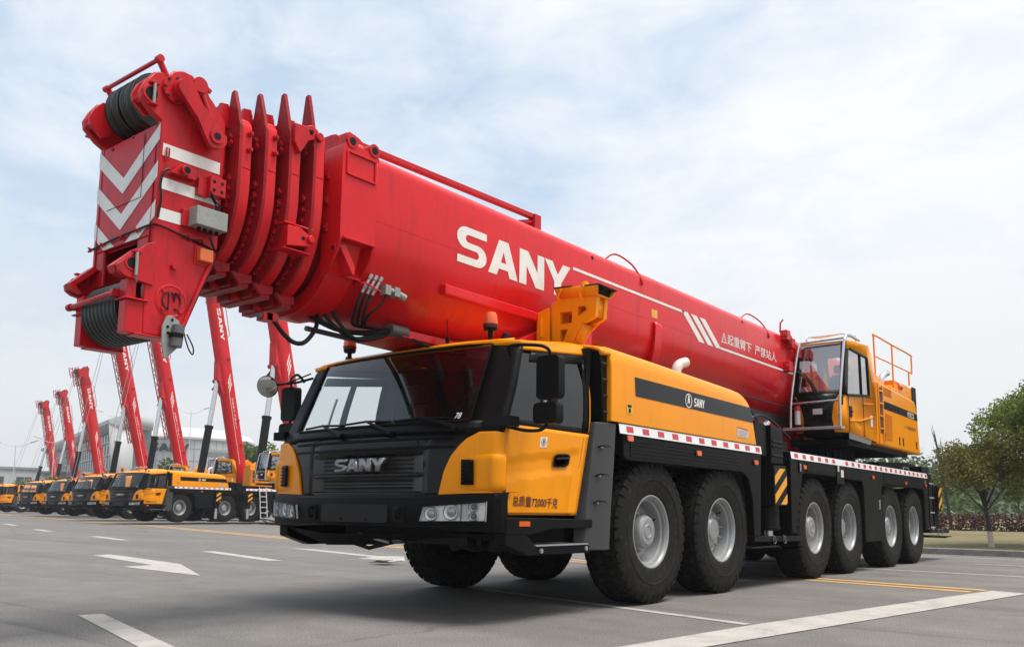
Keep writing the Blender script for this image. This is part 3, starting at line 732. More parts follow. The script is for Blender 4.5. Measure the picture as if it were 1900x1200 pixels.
def build_rear_boxes(T):
    # black tool box behind the hood
    for s in (1, -1):
        b = MB(); b.prism([(5.06, 1.60), (5.42, 1.60), (5.42, 1.985), (5.34, 2.01), (5.06, 2.03)], 'x', s*1.0, s*1.46, 'black'); b.prism([(5.46, 1.52), (5.86, 1.52), (5.86, 1.94), (5.80, 1.98), (5.46, 2.0)], 'x', s*1.0, s*1.50, 'black')
        for z in (1.60, 1.72, 1.78): b.prism([(5.48, z), (5.84, z), (5.84, z+.03), (5.48, z+.03)], 'x', s*1.49, s*1.515, 'black')
        b.obj('storage_box', T, bevel=.025)
    # hydraulic pipes and swivel between hood and upper structure
    b = MB(); random.seed(3)
    for k in range(9):
        x = .2+.12*k; y0 = 5.2+.1*(k % 3)
        b.tube(bez([(x, y0, 1.95), (x+.05, y0+.3, 2.15+.05*(k % 4)), (x-.05, y0+1.0, 2.10+.04*(k % 3)), (x, y0+1.6, 1.95)], 14), .018, 'hose' if k % 3 else 'greybeam', 6)
    for k in range(5): b.cyl((.5+.15*k, 5.6+.15*k, 2.05), (.5+.15*k, 5.75+.15*k, 2.12), .04, 'steel', n=10)
    b.box(-.9, .9, 5.1, 7.6, 1.72, 1.95, 'dark'); b.obj('hydraulic_pipes', T)
def build_prop(T):
    b = MB(); y0, y1 = 1.82, 1.87
    outer = [(.74, 2.20), (.72, 2.93), (.75, 2.95), (.81, 2.97), (.82, 2.985), (1.26, 2.955), (1.24, 2.75), (1.20, 2.73), (1.09, 2.70), (.97, 2.51), (.95, 2.20)]
    h1 = [(.83, 2.84), (.97, 2.83), (.97, 2.72), (.83, 2.72)]; h2 = [(1.04, 2.87), (1.12, 2.87), (1.145, 2.83), (1.05, 2.775), (1.035, 2.80)]; h3 = [(.83, 2.66), (.92, 2.66), (.89, 2.60), (.85, 2.52), (.83, 2.50)]
    v, f = curve_faces([outer, h1, h2, h3])
    for yy in (y0, y1): b.add([(x, yy, z) for x, z in v], f, 'yellow')
    for L in (outer, h1, h2, h3):
        n = len(L); b.add([(x, yy, z) for yy in (y0, y1) for x, z in L], [(i, (i+1) % n, n+(i+1) % n, n+i) for i in range(n)], 'yellow')
    for yy in (1.97, 2.02): b.add([(x, yy, z) for x, z in v], f, 'yellow')
    for L in (outer, h1):
        n = len(L); b.add([(x, yy, z) for yy in (1.97, 2.02) for x, z in L], [(i, (i+1) % n, n+(i+1) % n, n+i) for i in range(n)], 'yellow')
    b.prism([(.49, 2.20), (.50, 2.61), (.61, 2.86), (.72, 2.90), (.72, 2.20)], 'y', 1.96, 2.0, 'yellow')
    b.prism([(.58, 2.45), (.59, 2.85), (.72, 2.89), (.72, 2.50)], 'y', 1.76, 1.80, 'yellow'); b.cyl((.66, 1.75, 2.44), (.66, 1.75, 2.52), .03, 'silver', n=10); b.box(.64, .66, 1.73, 1.76, 2.6, 2.8, 'yellow')
    b.prism([(.74, 2.6), (.75, 2.93), (1.22, 2.90), (1.2, 2.75), (1.0, 2.6)], 'y', 2.0, 2.03, 'yellow')
    for xx, z0, z1 in ((1.20, 2.2, 2.2),): pass
    b.add([(1.24, 1.83, 2.955), (1.24, 2.0, 2.955), (1.235, 2.0, 2.75), (1.235, 1.83, 2.75)], [(0, 1, 2, 3)], 'yellow'); b.add([(1.09, 1.83, 2.70), (1.09, 2.0, 2.70), (.96, 2.0, 2.48), (.96, 1.83, 2.48)], [(0, 1, 2, 3)], 'yellow')
    # trough on top
    b.add([(.81, 1.80, 2.985), (1.28, 1.80, 2.95), (1.31, 1.76, 3.045), (.795, 1.76, 3.07), (.81, 2.05, 2.985), (1.28, 2.05, 2.95), (1.31, 2.09, 3.045), (.795, 2.09, 3.07)], [(0, 1, 2, 3), (4, 5, 6, 7), (0, 1, 5, 4)], 'yellow')
    b.add([(1.25, 1.81, 2.96), (1.25, 2.04, 2.96), (1.27, 2.07, 3.04), (1.27, 1.78, 3.04)], [(0, 1, 2, 3)], 'dark')
    for x in (.86, 1.12): b.tube([(x, 1.78, 2.90), (x, 1.73, 2.97), (x+.05, 1.72, 3.04)], .012, 'yellow', 6)
    b.lathe([(.055, 0), (.05, .03), (.045, .09), (.03, .14), (0, .145)], (1.05, 1.93, 3.0), 'z', 'yellow', 18)
    o = b.obj('boom_prop', T, solid=.012, bevel=0); 
    q = MB(); q.box(.795, 1.325, 1.735, 2.365, 3.06, 3.085, 'rubber'); 
    q = MB(); q.add([(.79, 1.755, 3.073), (1.0, 1.755, 3.063), (1.0, 2.09, 3.061), (.79, 2.09, 3.071)], [(0, 1, 2, 3)], 'dark'); q.add([(1.12, 1.755, 3.057), (1.32, 1.755, 3.048), (1.32, 2.09, 3.046), (1.12, 2.09, 3.056)], [(0, 1, 2, 3)], 'dark'); q.obj('rubber_pad', o, solid=.012)
    return o
# ================================================================== main boom (lying forward along -y over the cab)
def bsec(hw, zt, zs, zb, e=0, n=14, top_r=.12):
    """closed outline (x, z) of a boom section: flat top, straight sides to the seam, rounded belly"""
    hw += e; zt += e; zb -= e
    right = [(0, zt)]+[(hw-top_r+top_r*sin(R(a)), zt-top_r+top_r*cos(R(a))) for a in (0, 22, 45, 68, 90)]+[(hw, zs)]
    for i in range(1, n):
        t = i/n*pi/2; right.append((hw*abs(cos(t))**.80, zs-(zs-zb)*sin(t)**.92))
    right.append((0, zb))
    return right+[(-x, z) for x, z in reversed(right[1:-1])]
def bx(z, hw=.6, zs=3.2, zb=2.44):
    """x of the base section's left face at height z"""
    if z >= zs: return hw if z < 3.65 else hw-.12+.12*cos(math.asin(min(1, (z-3.65)/.12)))
    lo, hi = 0, pi/2
    for _ in range(30):
        t = (lo+hi)/2
        if zs-(zs-zb)*sin(t)**.92 > z: lo = t
        else: hi = t
    return hw*cos(lo)**.80
def tubesec(mb, secs, m):
    """loft closed outlines placed at y positions; secs = [(y, outline)]"""
    mb.grid([[(x, y, z) for x, z in o] for y, o in secs], m, closed=True); return mb
def ring_plate(mb, y0, y1, inner, outer, m):
    n = len(inner)
    v = [(x, y0, z) for x, z in inner]+[(x, y0, z) for x, z in outer]+[(x, y1, z) for x, z in inner]+[(x, y1, z) for x, z in outer]
    f = []
    for i in range(n):
        j = (i+1) % n
        f += [(i, j, n+j, n+i), (2*n+i, 3*n+i, 3*n+j, 2*n+j), (n+i, n+j, 3*n+j, 3*n+i), (i, 2*n+i, 2*n+j, j)]
    mb.add(v, f, m)
def build_boom(T):
    base = bsec(.60, 3.77, 3.20, 2.44)
    b = MB(); ys = [-.62, 2, 5, 8, 12.2]
    b.grid([[(x, y, z) for x, z in base] for y in ys], 'red', closed=True); b.add([(x, 12.2, z) for x, z in base], [tuple(range(len(base)))], 'red')
    boom = b.obj('boom', T, angle=24)
    # weld seam along the side, lower and upper ledges
    q = MB()
    for s in (1, -1): q.tube([(s*.598, -.5, 3.20), (s*.598, 10.5, 3.20)], .004, 'red', 6)
    q.obj('weld_seam', boom)
    for s in (1, -1):
        q = MB(); q.prism([(.40, 2.77), (.40, 2.86), (1.95, 2.86), (1.95, 2.77)], 'x', s*.47, s*.60, 'red'); q.obj('side_rail', boom, bevel=.012)
        q = MB(); q.prism([(1.95, 2.42), (1.95, 2.86), (2.75, 2.86), (2.75, 2.42)], 'x', s*.40, s*.60, 'red'); q.prism([(1.4, 2.50), (1.95, 2.75), (1.95, 2.45)], 'x', s*.42, s*.56, 'red'); q.obj('saddle_plate', boom, bevel=.015)
        q = MB()
        for y in (4.10, 4.26):
            q.add([(s*(bx(z)+.0), y, z) for z in lin(3.18, 2.5, 10)]+[(s*(bx(z)+.035+.10*((3.18-z)/.68)**2), y, z) for z in lin(3.18, 2.5, 10)], [(i, i+1, 12+i, 11+i) for i in range(10)], 'red')
        q.grid([[(s*(bx(z)+.035+.10*((3.18-z)/.68)**2), y, z) for y in (4.10, 4.26)] for z in lin(3.18, 2.5, 10)], 'red'); q.obj('stiffener', boom, solid=.012)
    # grey lift cylinder below the boom and its red foot
    q = MB(); q.prism([(3.6, 2.30), (9.9, 2.32), (9.9, 2.62), (3.6, 2.62)], 'x', -.30, .30, 'greybeam'); q.prism([(4.3, 2.62), (10, 2.62), (10, 2.80), (4.3, 2.80)], 'x', -.45, .45, 'greybeam')
    q.cyl((0, 3.3, 2.4), (0, 3.7, 2.4), .2, 'red'); q.cyl((.30, 4.15, 2.60), (.52, 4.15, 2.60), .05, 'steel', n=12); q.prism([(6.0, 1.95), (9.8, 1.95), (9.9, 2.34), (5.4, 2.34)], 'x', -.34, .34, 'red'); q.obj('lift_cylinder', T, bevel=.02)
    # ---- lettering and stripes follow the plate
    L = MB(); vf = cut_faces(LET, [i/10 for i in range(1, 10)])
    L.add([(bx(3.10+.345*v)+.003, .53+1.79*u, 3.10+.345*v) for u, v in vf[0]], vf[1], 'white'); L.obj('boom_lettering', boom, recalc=False)
    L = MB()
    def poly(pts): # (y, z) polygon cut along constant z
        y0 = min(p[0] for p in pts); z0 = min(p[1] for p in pts)
        vf = cut_faces((pts, [tuple(range(len(pts)))]), [3.20, 3.18, 3.16, 3.14]); L.add([(bx(z)+.003, y, z) for y, z in vf[0]], vf[1], 'white')
    poly([(2.37, 3.47), (4.92, 3.475), (4.90, 3.445), (2.37, 3.44)])
    for k, y in enumerate((4.84, 5.10, 5.35)):
        poly([(y, 3.475), (y+.17, 3.475), (y+.66, 3.14), (y+.49, 3.14)])
    poly([(5.96, 3.17), (8.75, 3.17), (8.75, 3.14), (5.92, 3.14)]); L.obj('boom_stripe', boom, recalc=False)
    L = MB(); t = fit01(text_faces('\u8d77\u91cd\u81c2\u4e0b  \u4e25\u7981\u7ad9\u4eba', .006)); L.add([(bx(3.3)+.003, 6.22+1.80*u, 3.245+.15*v) for u, v in t[0]], t[1], 'white')
    L.obj('warning_lettering', boom, recalc=False); L = MB()
    tri = [(6.02, 3.25), (6.19, 3.25), (6.105, 3.40)]; tin = [(6.045, 3.262), (6.165, 3.262), (6.105, 3.37)]
    L.add([(bx(3.3)+.003, y, z) for y, z in tri+tin], [(0, 1, 4, 3), (1, 2, 5, 4), (2, 0, 3, 5)], 'white'); L.add([(bx(3.3)+.003, y, z) for y, z in ((6.098, 3.285), (6.112, 3.285), (6.112, 3.335), (6.098, 3.335))], [(0, 1, 2, 3)], 'white')
    L.obj('warning_triangle', boom, recalc=False)
    q = MB(); q.add([(.603, 4.06, 3.24), (.603, 4.20, 3.24), (.603, 4.20, 3.34), (.603, 4.06, 3.34)], [(0, 1, 2, 3)], 'yellowlabel'); q.add([(.605, 4.09, 3.26), (.605, 4.17, 3.26), (.605, 4.17, 3.30), (.605, 4.09, 3.30)], [(0, 1, 2, 3)], 'hazard'); q.obj('warning_sticker', boom, recalc=False)
    # ---- rod along the top and wire hoops
    q = MB(); q.prism([(-.55, 3.86), (-.55, 3.91), (2.03, 3.975), (2.03, 3.925)], 'x', .35, .41, 'redhead'); q.prism([(1.92, 3.75), (2.03, 3.75), (2.03, 3.97), (1.92, 3.97)], 'x', .34, .43, 'redhead'); q.cyl((-.3, 1.98, 3.88), (.38, 1.98, 3.88), .03, 'redhead'); q.cyl((.30, 1.5, 3.77), (.38, 1.98, 3.90), .03, 'redhead')
    q.prism([(-.85, 3.72), (-.50, 3.74), (-.35, 3.85), (-.50, 3.93), (-.60, 3.95), (-.66, 3.86), (-.8, 3.80)], 'x', .34, .42, 'redhead'); q.obj('boom_top_rod', boom, bevel=.006)
    for y in (3.55, 7.45):
        q = MB(); q.tube(bez([(.28, y-.1, 3.76), (.30, y-.05, 3.88), (.36, y+.08, 3.96), (.50, y+.22, 3.84), (.60, y+.26, 3.66), (.615, y+.28, 3.58)], 20), .011, 'redhead', 8); q.obj('rope_hoop', boom)
    for y in (2.75, 6.75):
        q = MB(); q.cyl((.595, y, 3.66), (.602, y, 3.66), .022, 'dark', n=12); q.obj('drain_hole', boom)
    # brackets near the boom's rear end
    for k, (y, z) in enumerate(((8.25, 3.72), (8.45, 3.62), (8.75, 3.50), (9.0, 3.60), (8.3, 3.22))): q = MB(); q.box(.58, .70, y, y+.16, z-.08, z+.08, 'redhead'); q.cyl((.66, y-.05, z), (.66, y+.25, z), .03, 'redhead', n=10); q.obj('pipe_bracket', boom, bevel=.01)
    q = MB(); q.tube([(.45, 8.6, 3.84), (.46, 8.6, 4.0), (.5, 8.62, 4.05)], .015, 'redhead', 6); q.obj('rope_guide', boom)
    # ---- collar of the base section
    q = MB(); ring_plate(q, -.86, -.60, bsec(.50, 3.67, 3.2, 2.53), bsec(.60, 3.77, 3.2, 2.44, .035), 'red'); q.obj('boom_collar', boom, bevel=.008)
    for s in (1, -1):
        q = MB(); q.prism([(-.885, 2.93), (-.885, 3.65), (-.86, 3.70), (-.56, 3.70), (-.53, 3.66), (-.53, 2.93)], 'x', s*.47, s*.69, 'red')
        for ya, yb in ((-.885, -.865), (-.552, -.532)): q.prism([(s*.47, 2.93), (s*.69, 2.93), (s*.665, 2.84), (s*.56, 2.70), (s*.47, 2.66)], 'y', ya, yb, 'red')
        q.add([(s*.47, -.865, 2.93), (s*.56, -.865, 2.68), (s*.47, -.552, 2.93), (s*.56, -.552, 2.68)], [(0, 1, 3, 2)], 'red'); q.cyl((s*.62, -.868, 2.86), (s*.62, -.892, 2.86), .035, 'red', n=14); q.cyl((s*.62, -.89, 2.86), (s*.62, -.895, 2.86), .018, 'dark', n=12)
        q.prism([(-.80, 2.90), (-.70, 2.75), (-.70, 2.68), (-.72, 2.68), (-.86, 2.88)], 'x', s*.50, s*.66, 'red')
        for zz in (3.0, 3.22, 3.42): q.prism([(-.905, zz), (-.885, zz), (-.885, zz+.07), (-.905, zz+.07)], 'x', s*.50, s*.545, 'redhead'); q.cyl((s*.522, -.905, zz+.035), (s*.522, -.915, zz+.035), .014, 'redhead', n=8)
        q.prism([(-.87, 3.67), (-.85, 3.78), (-.76, 3.79), (-.72, 3.69)], 'x', s*.44, s*.68, 'redhead'); q.prism([(-.60, 3.65), (-.59, 3.75), (-.52, 3.75), (-.50, 3.65)], 'x', s*.50, s*.68, 'redhead')
        for a, b_ in (((-.84, 3.45), (-.55, 3.45)), ((-.84, 3.63), (-.55, 3.63))): q.tube([(s*.695, *a), (s*.695, *b_)], .012, 'red', 6)
        q.tube([(s*.695, -.84, 3.45), (s*.695, -.84, 3.63)], .012, 'red', 6); q.tube([(s*.695, -.55, 3.45), (s*.695, -.55, 3.63)], .012, 'red', 6)
        q.tube([(s*.695, -.855, 2.94), (s*.695, -.535, 2.94)], .012, 'red', 6)
        for y in (-.80, -.57): q.cyl((s*.60, y, 3.72), (s*.70, y, 3.72), .055, 'redhead', n=16); q.cyl((s*.699, y, 3.72), (s*.703, y, 3.72), .032, 'dark', n=12)
        q.obj('collar_bracket', boom, bevel=.01)
    # ---- four telescoping sections: flange with horns at the front, band behind it, slide pads in the gaps
    secs = [(-1.66, .47, 3.64, 2.62, 3.86), (-1.47, .505, 3.67, 2.575, 3.90), (-1.28, .535, 3.70, 2.53, 3.97), (-1.08, .565, 3.73, 2.49, 4.03)]
    for k, (y, hw, zt, zb, horn) in enumerate(secs):
        b = MB(); o0 = bsec(hw-.10, zt-.09, 3.2, zb+.09); b.grid([[(x, yy, z) for x, z in o0] for yy in (y-.02, y+.50)], 'redgrime_shade', closed=True)
        sec = b.obj('telescopic_section', T, angle=24)
        b = MB(); ring_plate(b, y-.02, y+.006, bsec(hw-.11, zt-.10, 3.2, zb+.10), bsec(hw, zt, 3.2, zb, .046), 'redgrime_shade')
        for s in (1, -1):
            b.prism([(s*(hw-.13), zt), (s*(hw-.085), horn), (s*(hw-.05), horn+.01), (s*(hw+.02), zt+.03), (s*(hw+.048), zt-.14), (s*(hw-.02), zt-.15)], 'y', y-.022, y+.008, 'redgrime_shade')
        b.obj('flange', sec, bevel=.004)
        b = MB(); ring_plate(b, y+.006, y+.088, bsec(hw-.05, zt-.05, 3.2, zb+.05), bsec(hw, zt, 3.2, zb, .040), 'red')
        b.obj('band', sec, bevel=.006)
        b = MB()
        b.cyl((-.34, y-.05, zt+.085), (.36, y-.05, zt+.085), .042, 'redhead', n=16); b.prism([(y-.10, zt+.02), (y-.09, zt+.12), (y-.03, zt+.13), (y+.0, zt+.02), (y-.02, zt-.06)], 'x', .34, .37, 'redhead')
        b.obj('cross_tube', sec)
        # pads, bolts, and weld lines in the gap in front of the flange
        random.seed(20+k)
        oi = bsec(hw-.055, zt-.055, 3.2, zb+.055, 0, 14)
        for j in list(range(4, 17))+list(range(21, 33, 2)):
            b = MB()
            x, z = oi[j % len(oi)]; d = Vector((x, 0, z-3.2)).normalized() if z < 3.2 else Vector((math.copysign(1, x), 0, 0))
            w_ = .03; c = Vector((x, 0, z))
            t = Vector((-d.z, 0, d.x)); p = [c+d*a+t*b_ for a, b_ in ((-.04, -w_), (.02, -w_), (.02, w_), (-.04, w_))]
            b.add([(q_.x, yy, q_.z) for yy in (y-.045, y-.015) for q_ in p], [(0, 1, 2, 3), (0, 4, 5, 1), (1, 5, 6, 2), (2, 6, 7, 3), (3, 7, 4, 0)], 'redgrime_shade')
            b.cyl(tuple(c+d*.02+Vector((0, y-.035, 0))), tuple(c+d*.034+Vector((0, y-.035, 0))), .014, 'redhead', n=8)
            b.obj('slide_pad', sec)
        if k < 2:
            for s in (1, -1):
                for z in (zt-.10, zt-.22): b = MB(); b.cyl((s*(hw+.03), y+.065, z), (s*(hw+.062), y+.065, z), .020, 'redhead', n=8); b.cyl((s*(hw+.06), y+.065, z), (s*(hw+.075), y+.065, z), .012, 'redhead', n=8); b.obj('pin', sec)
        b = MB()
        for zz in (zt-.36,): b.tube([(hw+.038, y+.02, zz), (hw+.038, y+.088, zz)], .006, 'redhead', 5)
        b.obj('weld_line', sec)
        b = MB(); b.box(-.26, .26, y+.01, y+.10, zb-.085, zb+.02, 'redgrime_shade'); b.box(-.20, -.04, y-.06, y+.12, zb-.075, zb-.02, 'redgrime_shade'); b.box(.06, .18, y-.02, y+.08, zb-.07, zb-.03, 'redgrime_shade'); b.cyl((.0, y-.05, zb-.05), (.0, y+.16, zb-.05), .03, 'redhead', n=10); b.prism([(y-.06, zb+.02), (y+.12, zb+.02), (y+.12, zb-.04), (y+.02, zb-.07)], 'x', .24, .27, 'redgrime_shade'); b.obj('locking_block', sec, bevel=.006)
        if k == 2:
            b = MB()
            b.prism([(y, 3.58), (y, zt+.02), (y+.10, zt+.03), (y+.16, zt+.06), (y+.22, zt+.03), (y+.21, zt-.04), (y+.13, 3.62), (y+.06, 3.50)], 'x', hw+.03, hw+.075, 'redhead'); b.cyl((hw+.05, y+.15, zt), (hw+.085, y+.15, zt), .02, 'dark', n=10); b.cyl((hw+.02, y+.22, zt-.02), (hw+.10, y+.22, zt-.02), .035, 'redhead', n=12)
            b.obj('pulley_lug', sec, bevel=.008); b = MB()
            b.prism([(y-.012, 2.94), (y+.10, 2.947), (y+.20, 2.90), (y+.20, 2.82), (y-.012, 2.78)], 'x', hw-.06, hw+.06, 'red'); b.cyl((hw+.05, y+.13, 2.87), (hw+.065, y+.13, 2.87), .018, 'dark', n=10); b.cyl((hw-.02, y+.19, 2.87), (hw+.09, y+.19, 2.87), .03, 'red', n=12)
            b.box(hw-.08, hw+.052, y-.034, y+.22, 2.95, 2.965, 'red'); b.box(hw-.12, hw+.049, y-.034, y+.22, 2.76, 2.775, 'red'); b.obj('pulley_lug', sec, bevel=.008)
    # inner section linking the head
    b = MB(); o = bsec(.36, 3.60, 3.2, 2.70); b.grid([[(x, y, z) for x, z in o] for y in (-1.95, -1.3)], 'redhead', closed=True); b.obj('innermost_section', T, angle=24)
    # ---- hoses and valves below the boom front
    q = MB()
    for k in range(3):
        q.tube(bez([(.525, -.505+.055*k, 2.60), (.51, -.53+.05*k, 2.52), (.46, -.52+.05*k, 2.43), (.36, -.44+.05*k, 2.375), (.30, -.25, 2.39), (.29, .05, 2.42)], 20), .014, 'hose', 8)
    for k in range(4): q.tube(bez([(.12+.05*k, -.80+.07*k, 2.47), (.16+.05*k, -.68+.06*k, 2.40-.02*k), (.22+.04*k, -.46+.03*k, 2.335-.03*k+.02*(k % 2)), (.28, -.20+.04*k, 2.36-.01*k), (.30, .05, 2.41)], 22), .0155, 'hose', 8)
    q.tube(bez([(.30, -1.26, 2.29), (.30, -1.18, 2.29), (.30, -1.06, 2.19), (.30, -.96, 2.145), (.30, -.86, 2.17), (.28, -.75, 2.30), (.20, -.68, 2.43)], 30), .018, 'hose', 10)
    q.tube(bez([(.53, -.235, 2.64), (.515, -.29, 2.54), (.45, -.36, 2.45), (.36, -.30, 2.39), (.3, -.05, 2.41)], 16), .011, 'hose', 8)
    hs = q.obj('hydraulic_hose', T)
    for k in range(3):
        q = MB()
        for j in range(4): q.cyl((.530+.004*j, -.505+.055*k+.022*j, 2.60+.042*j), (.534+.004*j, -.485+.055*k+.022*j, 2.638+.042*j), .016 if j % 2 else .012, 'silver', n=10)
        q.obj('hose_coupling', hs)
    q = MB(); q.tube([(.545, -.53, 2.67), (.56, -.50, 2.68), (.56, -.33, 2.64), (.545, -.31, 2.64)], .007, 'red', 6); q.obj('hose_clip', hs)
    q = MB(); q.box(.49, .56, -.275, -.215, 2.635, 2.715, 'greybox'); q.cyl((.53, -.22, 2.68), (.535, -.17, 2.68), .024, 'silver', n=10); q.box(.49, .56, -.17, -.11, 2.64, 2.715, 'greybox'); q.cyl((.53, -.11, 2.67), (.545, -.04, 2.645), .03, 'greybox', n=12)
    q.obj('valve_block', hs); q = MB(); q.box(.25, .34, -1.28, -1.20, 2.265, 2.325, 'redhead'); q.cyl((.30, -1.30, 2.295), (.30, -1.17, 2.295), .025, 'greybeam', n=10)
    q.obj('hose_coupling', hs); q = MB(); q.cyl((.30, .02, 2.42), (.30, .22, 2.42), .055, 'greybeam', n=14)
    q.obj('hose_coupling', hs); q = MB(); q.box(.25, .34, -1.25, -1.16, 2.27, 2.33, 'redhead'); q.cyl((.30, -1.27, 2.30), (.30, -1.14, 2.30), .03, 'greybeam', n=10); q.obj('hose_coupling', hs)
    q = MB(); q.box(-.2, .34, .15, 2.2, 2.37, 2.44, 'red'); q.box(-.35, .42, .9, 1.7, 2.30, 2.40, 'red'); q.tube(bez([(.36, .25, 2.36), (.38, .6, 2.31), (.36, 1.0, 2.33)], 12), .016, 'hose', 8); q.tube([(-.3, -.4, 2.43), (-.3, 1.0, 2.40)], .025, 'greybeam', 8); q.obj('belly_channel', boom, bevel=.008)
    # ================================================= boom head
    b = MB()
    YF = -2.21
    side = [(YF, 3.44), (-2.27, 3.47), (-2.355, 3.545), (-2.365, 3.60), (-2.33, 3.68), (-2.28, 3.755), (-2.24, 3.775), (-2.20, 3.775)]+[(-2.05+.155*cos(R(a)), 3.70+.15*sin(R(a))) for a in (150, 125, 100, 75, 50)]+[(-1.84, 3.72), (-1.73, 3.60), (-1.72, 3.40), (-1.74, 2.68), (-1.80, 2.52), (-1.97, 2.08), (-2.05, 1.99), (-2.24, 1.985), (-2.25, 2.30), (YF, 2.40)]
    for s in (1, -1): b.prism(side, 'x', s*.36, s*.415, 'redhead')
    # front plate, stops above the slot
    b.box(-.36, .36, YF, YF+.03, 2.66, 3.435, 'redhead'); b.box(-.36, -.25, YF, YF+.03, 2.40, 2.66, 'redhead'); b.box(.20, .36, YF, YF+.03, 2.40, 2.66, 'redhead')
    b.box(-.36, .36, YF+.03, -1.8, 3.38, 3.42, 'redhead'); b.box(-.36, .36, -1.9, -1.8, 2.5, 3.6, 'redhead'); b.box(-.36, .36, YF+.2, -1.9, 2.55, 2.6, 'redhead')
    hd = b.obj('boom_head', T, bevel=.012)
    # chevrons on the front plate
    q = MB(); yy = YF-.003
    def chev(z0, th):   # outer ends at z0, point lower
        a = .405
        for s in (-1, 1): q.add([(s*a, yy, z0), (s*a, yy, z0-th), (-.035, yy, z0-th-.42+(.0)), (-.035, yy, z0-.30-.0)], [(0, 1, 2, 3)], 'white')
    def chevq(zo, zi, th):
        for s in (-1, 1):
            pts = [(s*.412, zo), (s*.412, zo-th), (-.04, zi-th), (-.04, zi)]
            def clip(poly):
                out = []
                f = lambda p: p[1]-2.665 if -.25 < p[0] < .2 else p[1]-2.665
                for i in range(len(poly)):
                    a_, b_ = poly[i], poly[(i+1) % len(poly)]; fa, fb = f(a_), f(b_)
                    if fa >= 0: out.append(a_)
                    if fa*fb < 0: t = fa/(fa-fb); out.append((a_[0]+(b_[0]-a_[0])*t, a_[1]+(b_[1]-a_[1])*t))
                return out
            pts = clip(pts)
            if len(pts) > 2: q.add([(x, yy, z) for x, z in pts], [tuple(range(len(pts)))], 'white')
    chevq(3.425, 3.145, .115); chevq(3.165, 2.885, .115); chevq(2.895, 2.615, .115)
    for s in (1, -1):
        for z0, z1, e in ((3.205, 3.29, -1.76), (2.975, 3.055, -1.76), (2.765, 2.845, -2.03)):
            q.add([(s*.418, -2.19, z0), (s*.418, e, z0), (s*.418, e, z1), (s*.418, -2.19, z1)], [(0, 1, 2, 3)], 'white')
    q.obj('chevron_stripe', hd, recalc=False)
    q = MB(); q.tube([(.215, YF-.004, 3.40), (.215, YF-.004, 2.95), (-.25, YF-.004, 2.95)], .003, 'textdark', 4)
    for x, z in ((-.23, 3.40), (.05, 3.42)): q.cyl((x, YF-.006, z), (x, YF, z), .012, 'textdark', n=8)
    q.obj('hatch_line', hd)
    # upper nose: ears, sheaves, guard rod, link arm
    for s in (1, -1):
        q = MB(); q.prism([(-2.36, 3.55), (-2.37, 3.60), (-2.335, 3.68), (-2.28, 3.745), (-2.25, 3.74), (-2.21, 3.52), (-2.27, 3.48)], 'x', s*.28, s*.31, 'redhead'); q.prism([(-2.36, 3.56), (-2.30, 3.72), (-2.27, 3.70), (-2.33, 3.54)], 'x', s*.31, s*.36, 'redhead')
        q.cyl((s*.41, -2.295, 3.595), (s*.424, -2.295, 3.595), .06, 'redhead', n=22); q.cyl((s*.420, -2.295, 3.595), (s*.426, -2.295, 3.595), .044, 'dark', n=22)
        q.tube([(s*.44, -2.285, 3.665), (s*.44, -2.285, 3.52)], .011, 'silver', 8); q.box(s*.41, s*.45, -2.315, -2.255, 3.66, 3.675, 'redhead'); q.box(s*.41, s*.45, -2.315, -2.255, 3.515, 3.53, 'redhead'); q.obj('head_lug', hd, bevel=.008)
    sh = lambda r0, r1, w: [(0, -w), (r1, -w), (r1, -w*.7), (r0, -w*.2), (r0, w*.2), (r1, w*.7), (r1, w), (0, w)]
    for x in (-.235, -.145, -.03, .06):
        q = MB(); q.lathe(sh(.175, .205, .042), (x, -2.065, 3.715), 'x', 'sheave', 40); q.obj('sheave', hd)
    q = MB(); q.tube([(.40, -2.18, 3.75), (.40, -2.25, 3.86)], .022, 'redhead', 8); q.tube([(-.36, -2.16, 3.80), (-.36, -2.22, 3.90)], .022, 'redhead', 8); q.tube([(-.38, -2.22, 3.90), (.42, -2.25, 3.86)], .015, 'redhead', 8); q.cyl((.385, -2.25, 3.86), (.43, -2.25, 3.86), .026, 'redhead', n=12); q.cyl((-.40, -2.22, 3.90), (-.36, -2.22, 3.90), .022, 'redhead', n=12); q.obj('rope_guard', hd)
    for s in (1, -1):
        q = MB(); q.cyl((s*.41, -2.09, 3.685), (s*.475, -2.09, 3.685), .075, 'redhead', n=24); q.cyl((s*.41, -2.13, 3.68), (s*.44, -2.13, 3.68), .095, 'redhead', n=24)
        for k in range(8): t = 2*pi*k/8; q.cyl((s*.44, -2.13+.082*cos(t), 3.68+.082*sin(t)), (s*.452, -2.13+.082*cos(t), 3.68+.082*sin(t)), .011, 'textdark', n=6)
        arm = [(-2.155, 3.66)]+arc(-2.09, 3.685, .068, 200, 60, 8)+[(-1.98, 3.62), (-1.80, 3.46)]+arc(-1.86, 3.425, .085, 20, -160, 8)+[(-2.0, 3.5)]
        q.prism(arm, 'x', s*.475, s*.515, 'redhead')
        q.prism([(-2.02, 3.80), (-1.97, 3.815), (-1.93, 3.77), (-1.80, 3.50), (-1.86, 3.45), (-1.90, 3.50), (-1.97, 3.70)], 'x', s*.43, s*.465, 'redhead'); q.cyl((s*.40, -1.99, 3.755), (s*.50, -1.99, 3.755), .055, 'redhead', n=18)
        q.tube([(s*.47, -1.955, 3.70), (s*.505, -1.88, 3.50)], .014, 'redhead', 6)
        q.cyl((s*.515, -1.86, 3.425), (s*.528, -1.86, 3.425), .052, 'redhead', n=20); q.cyl((s*.52, -1.86, 3.425), (s*.531, -1.86, 3.425), .026, 'dark', n=16)
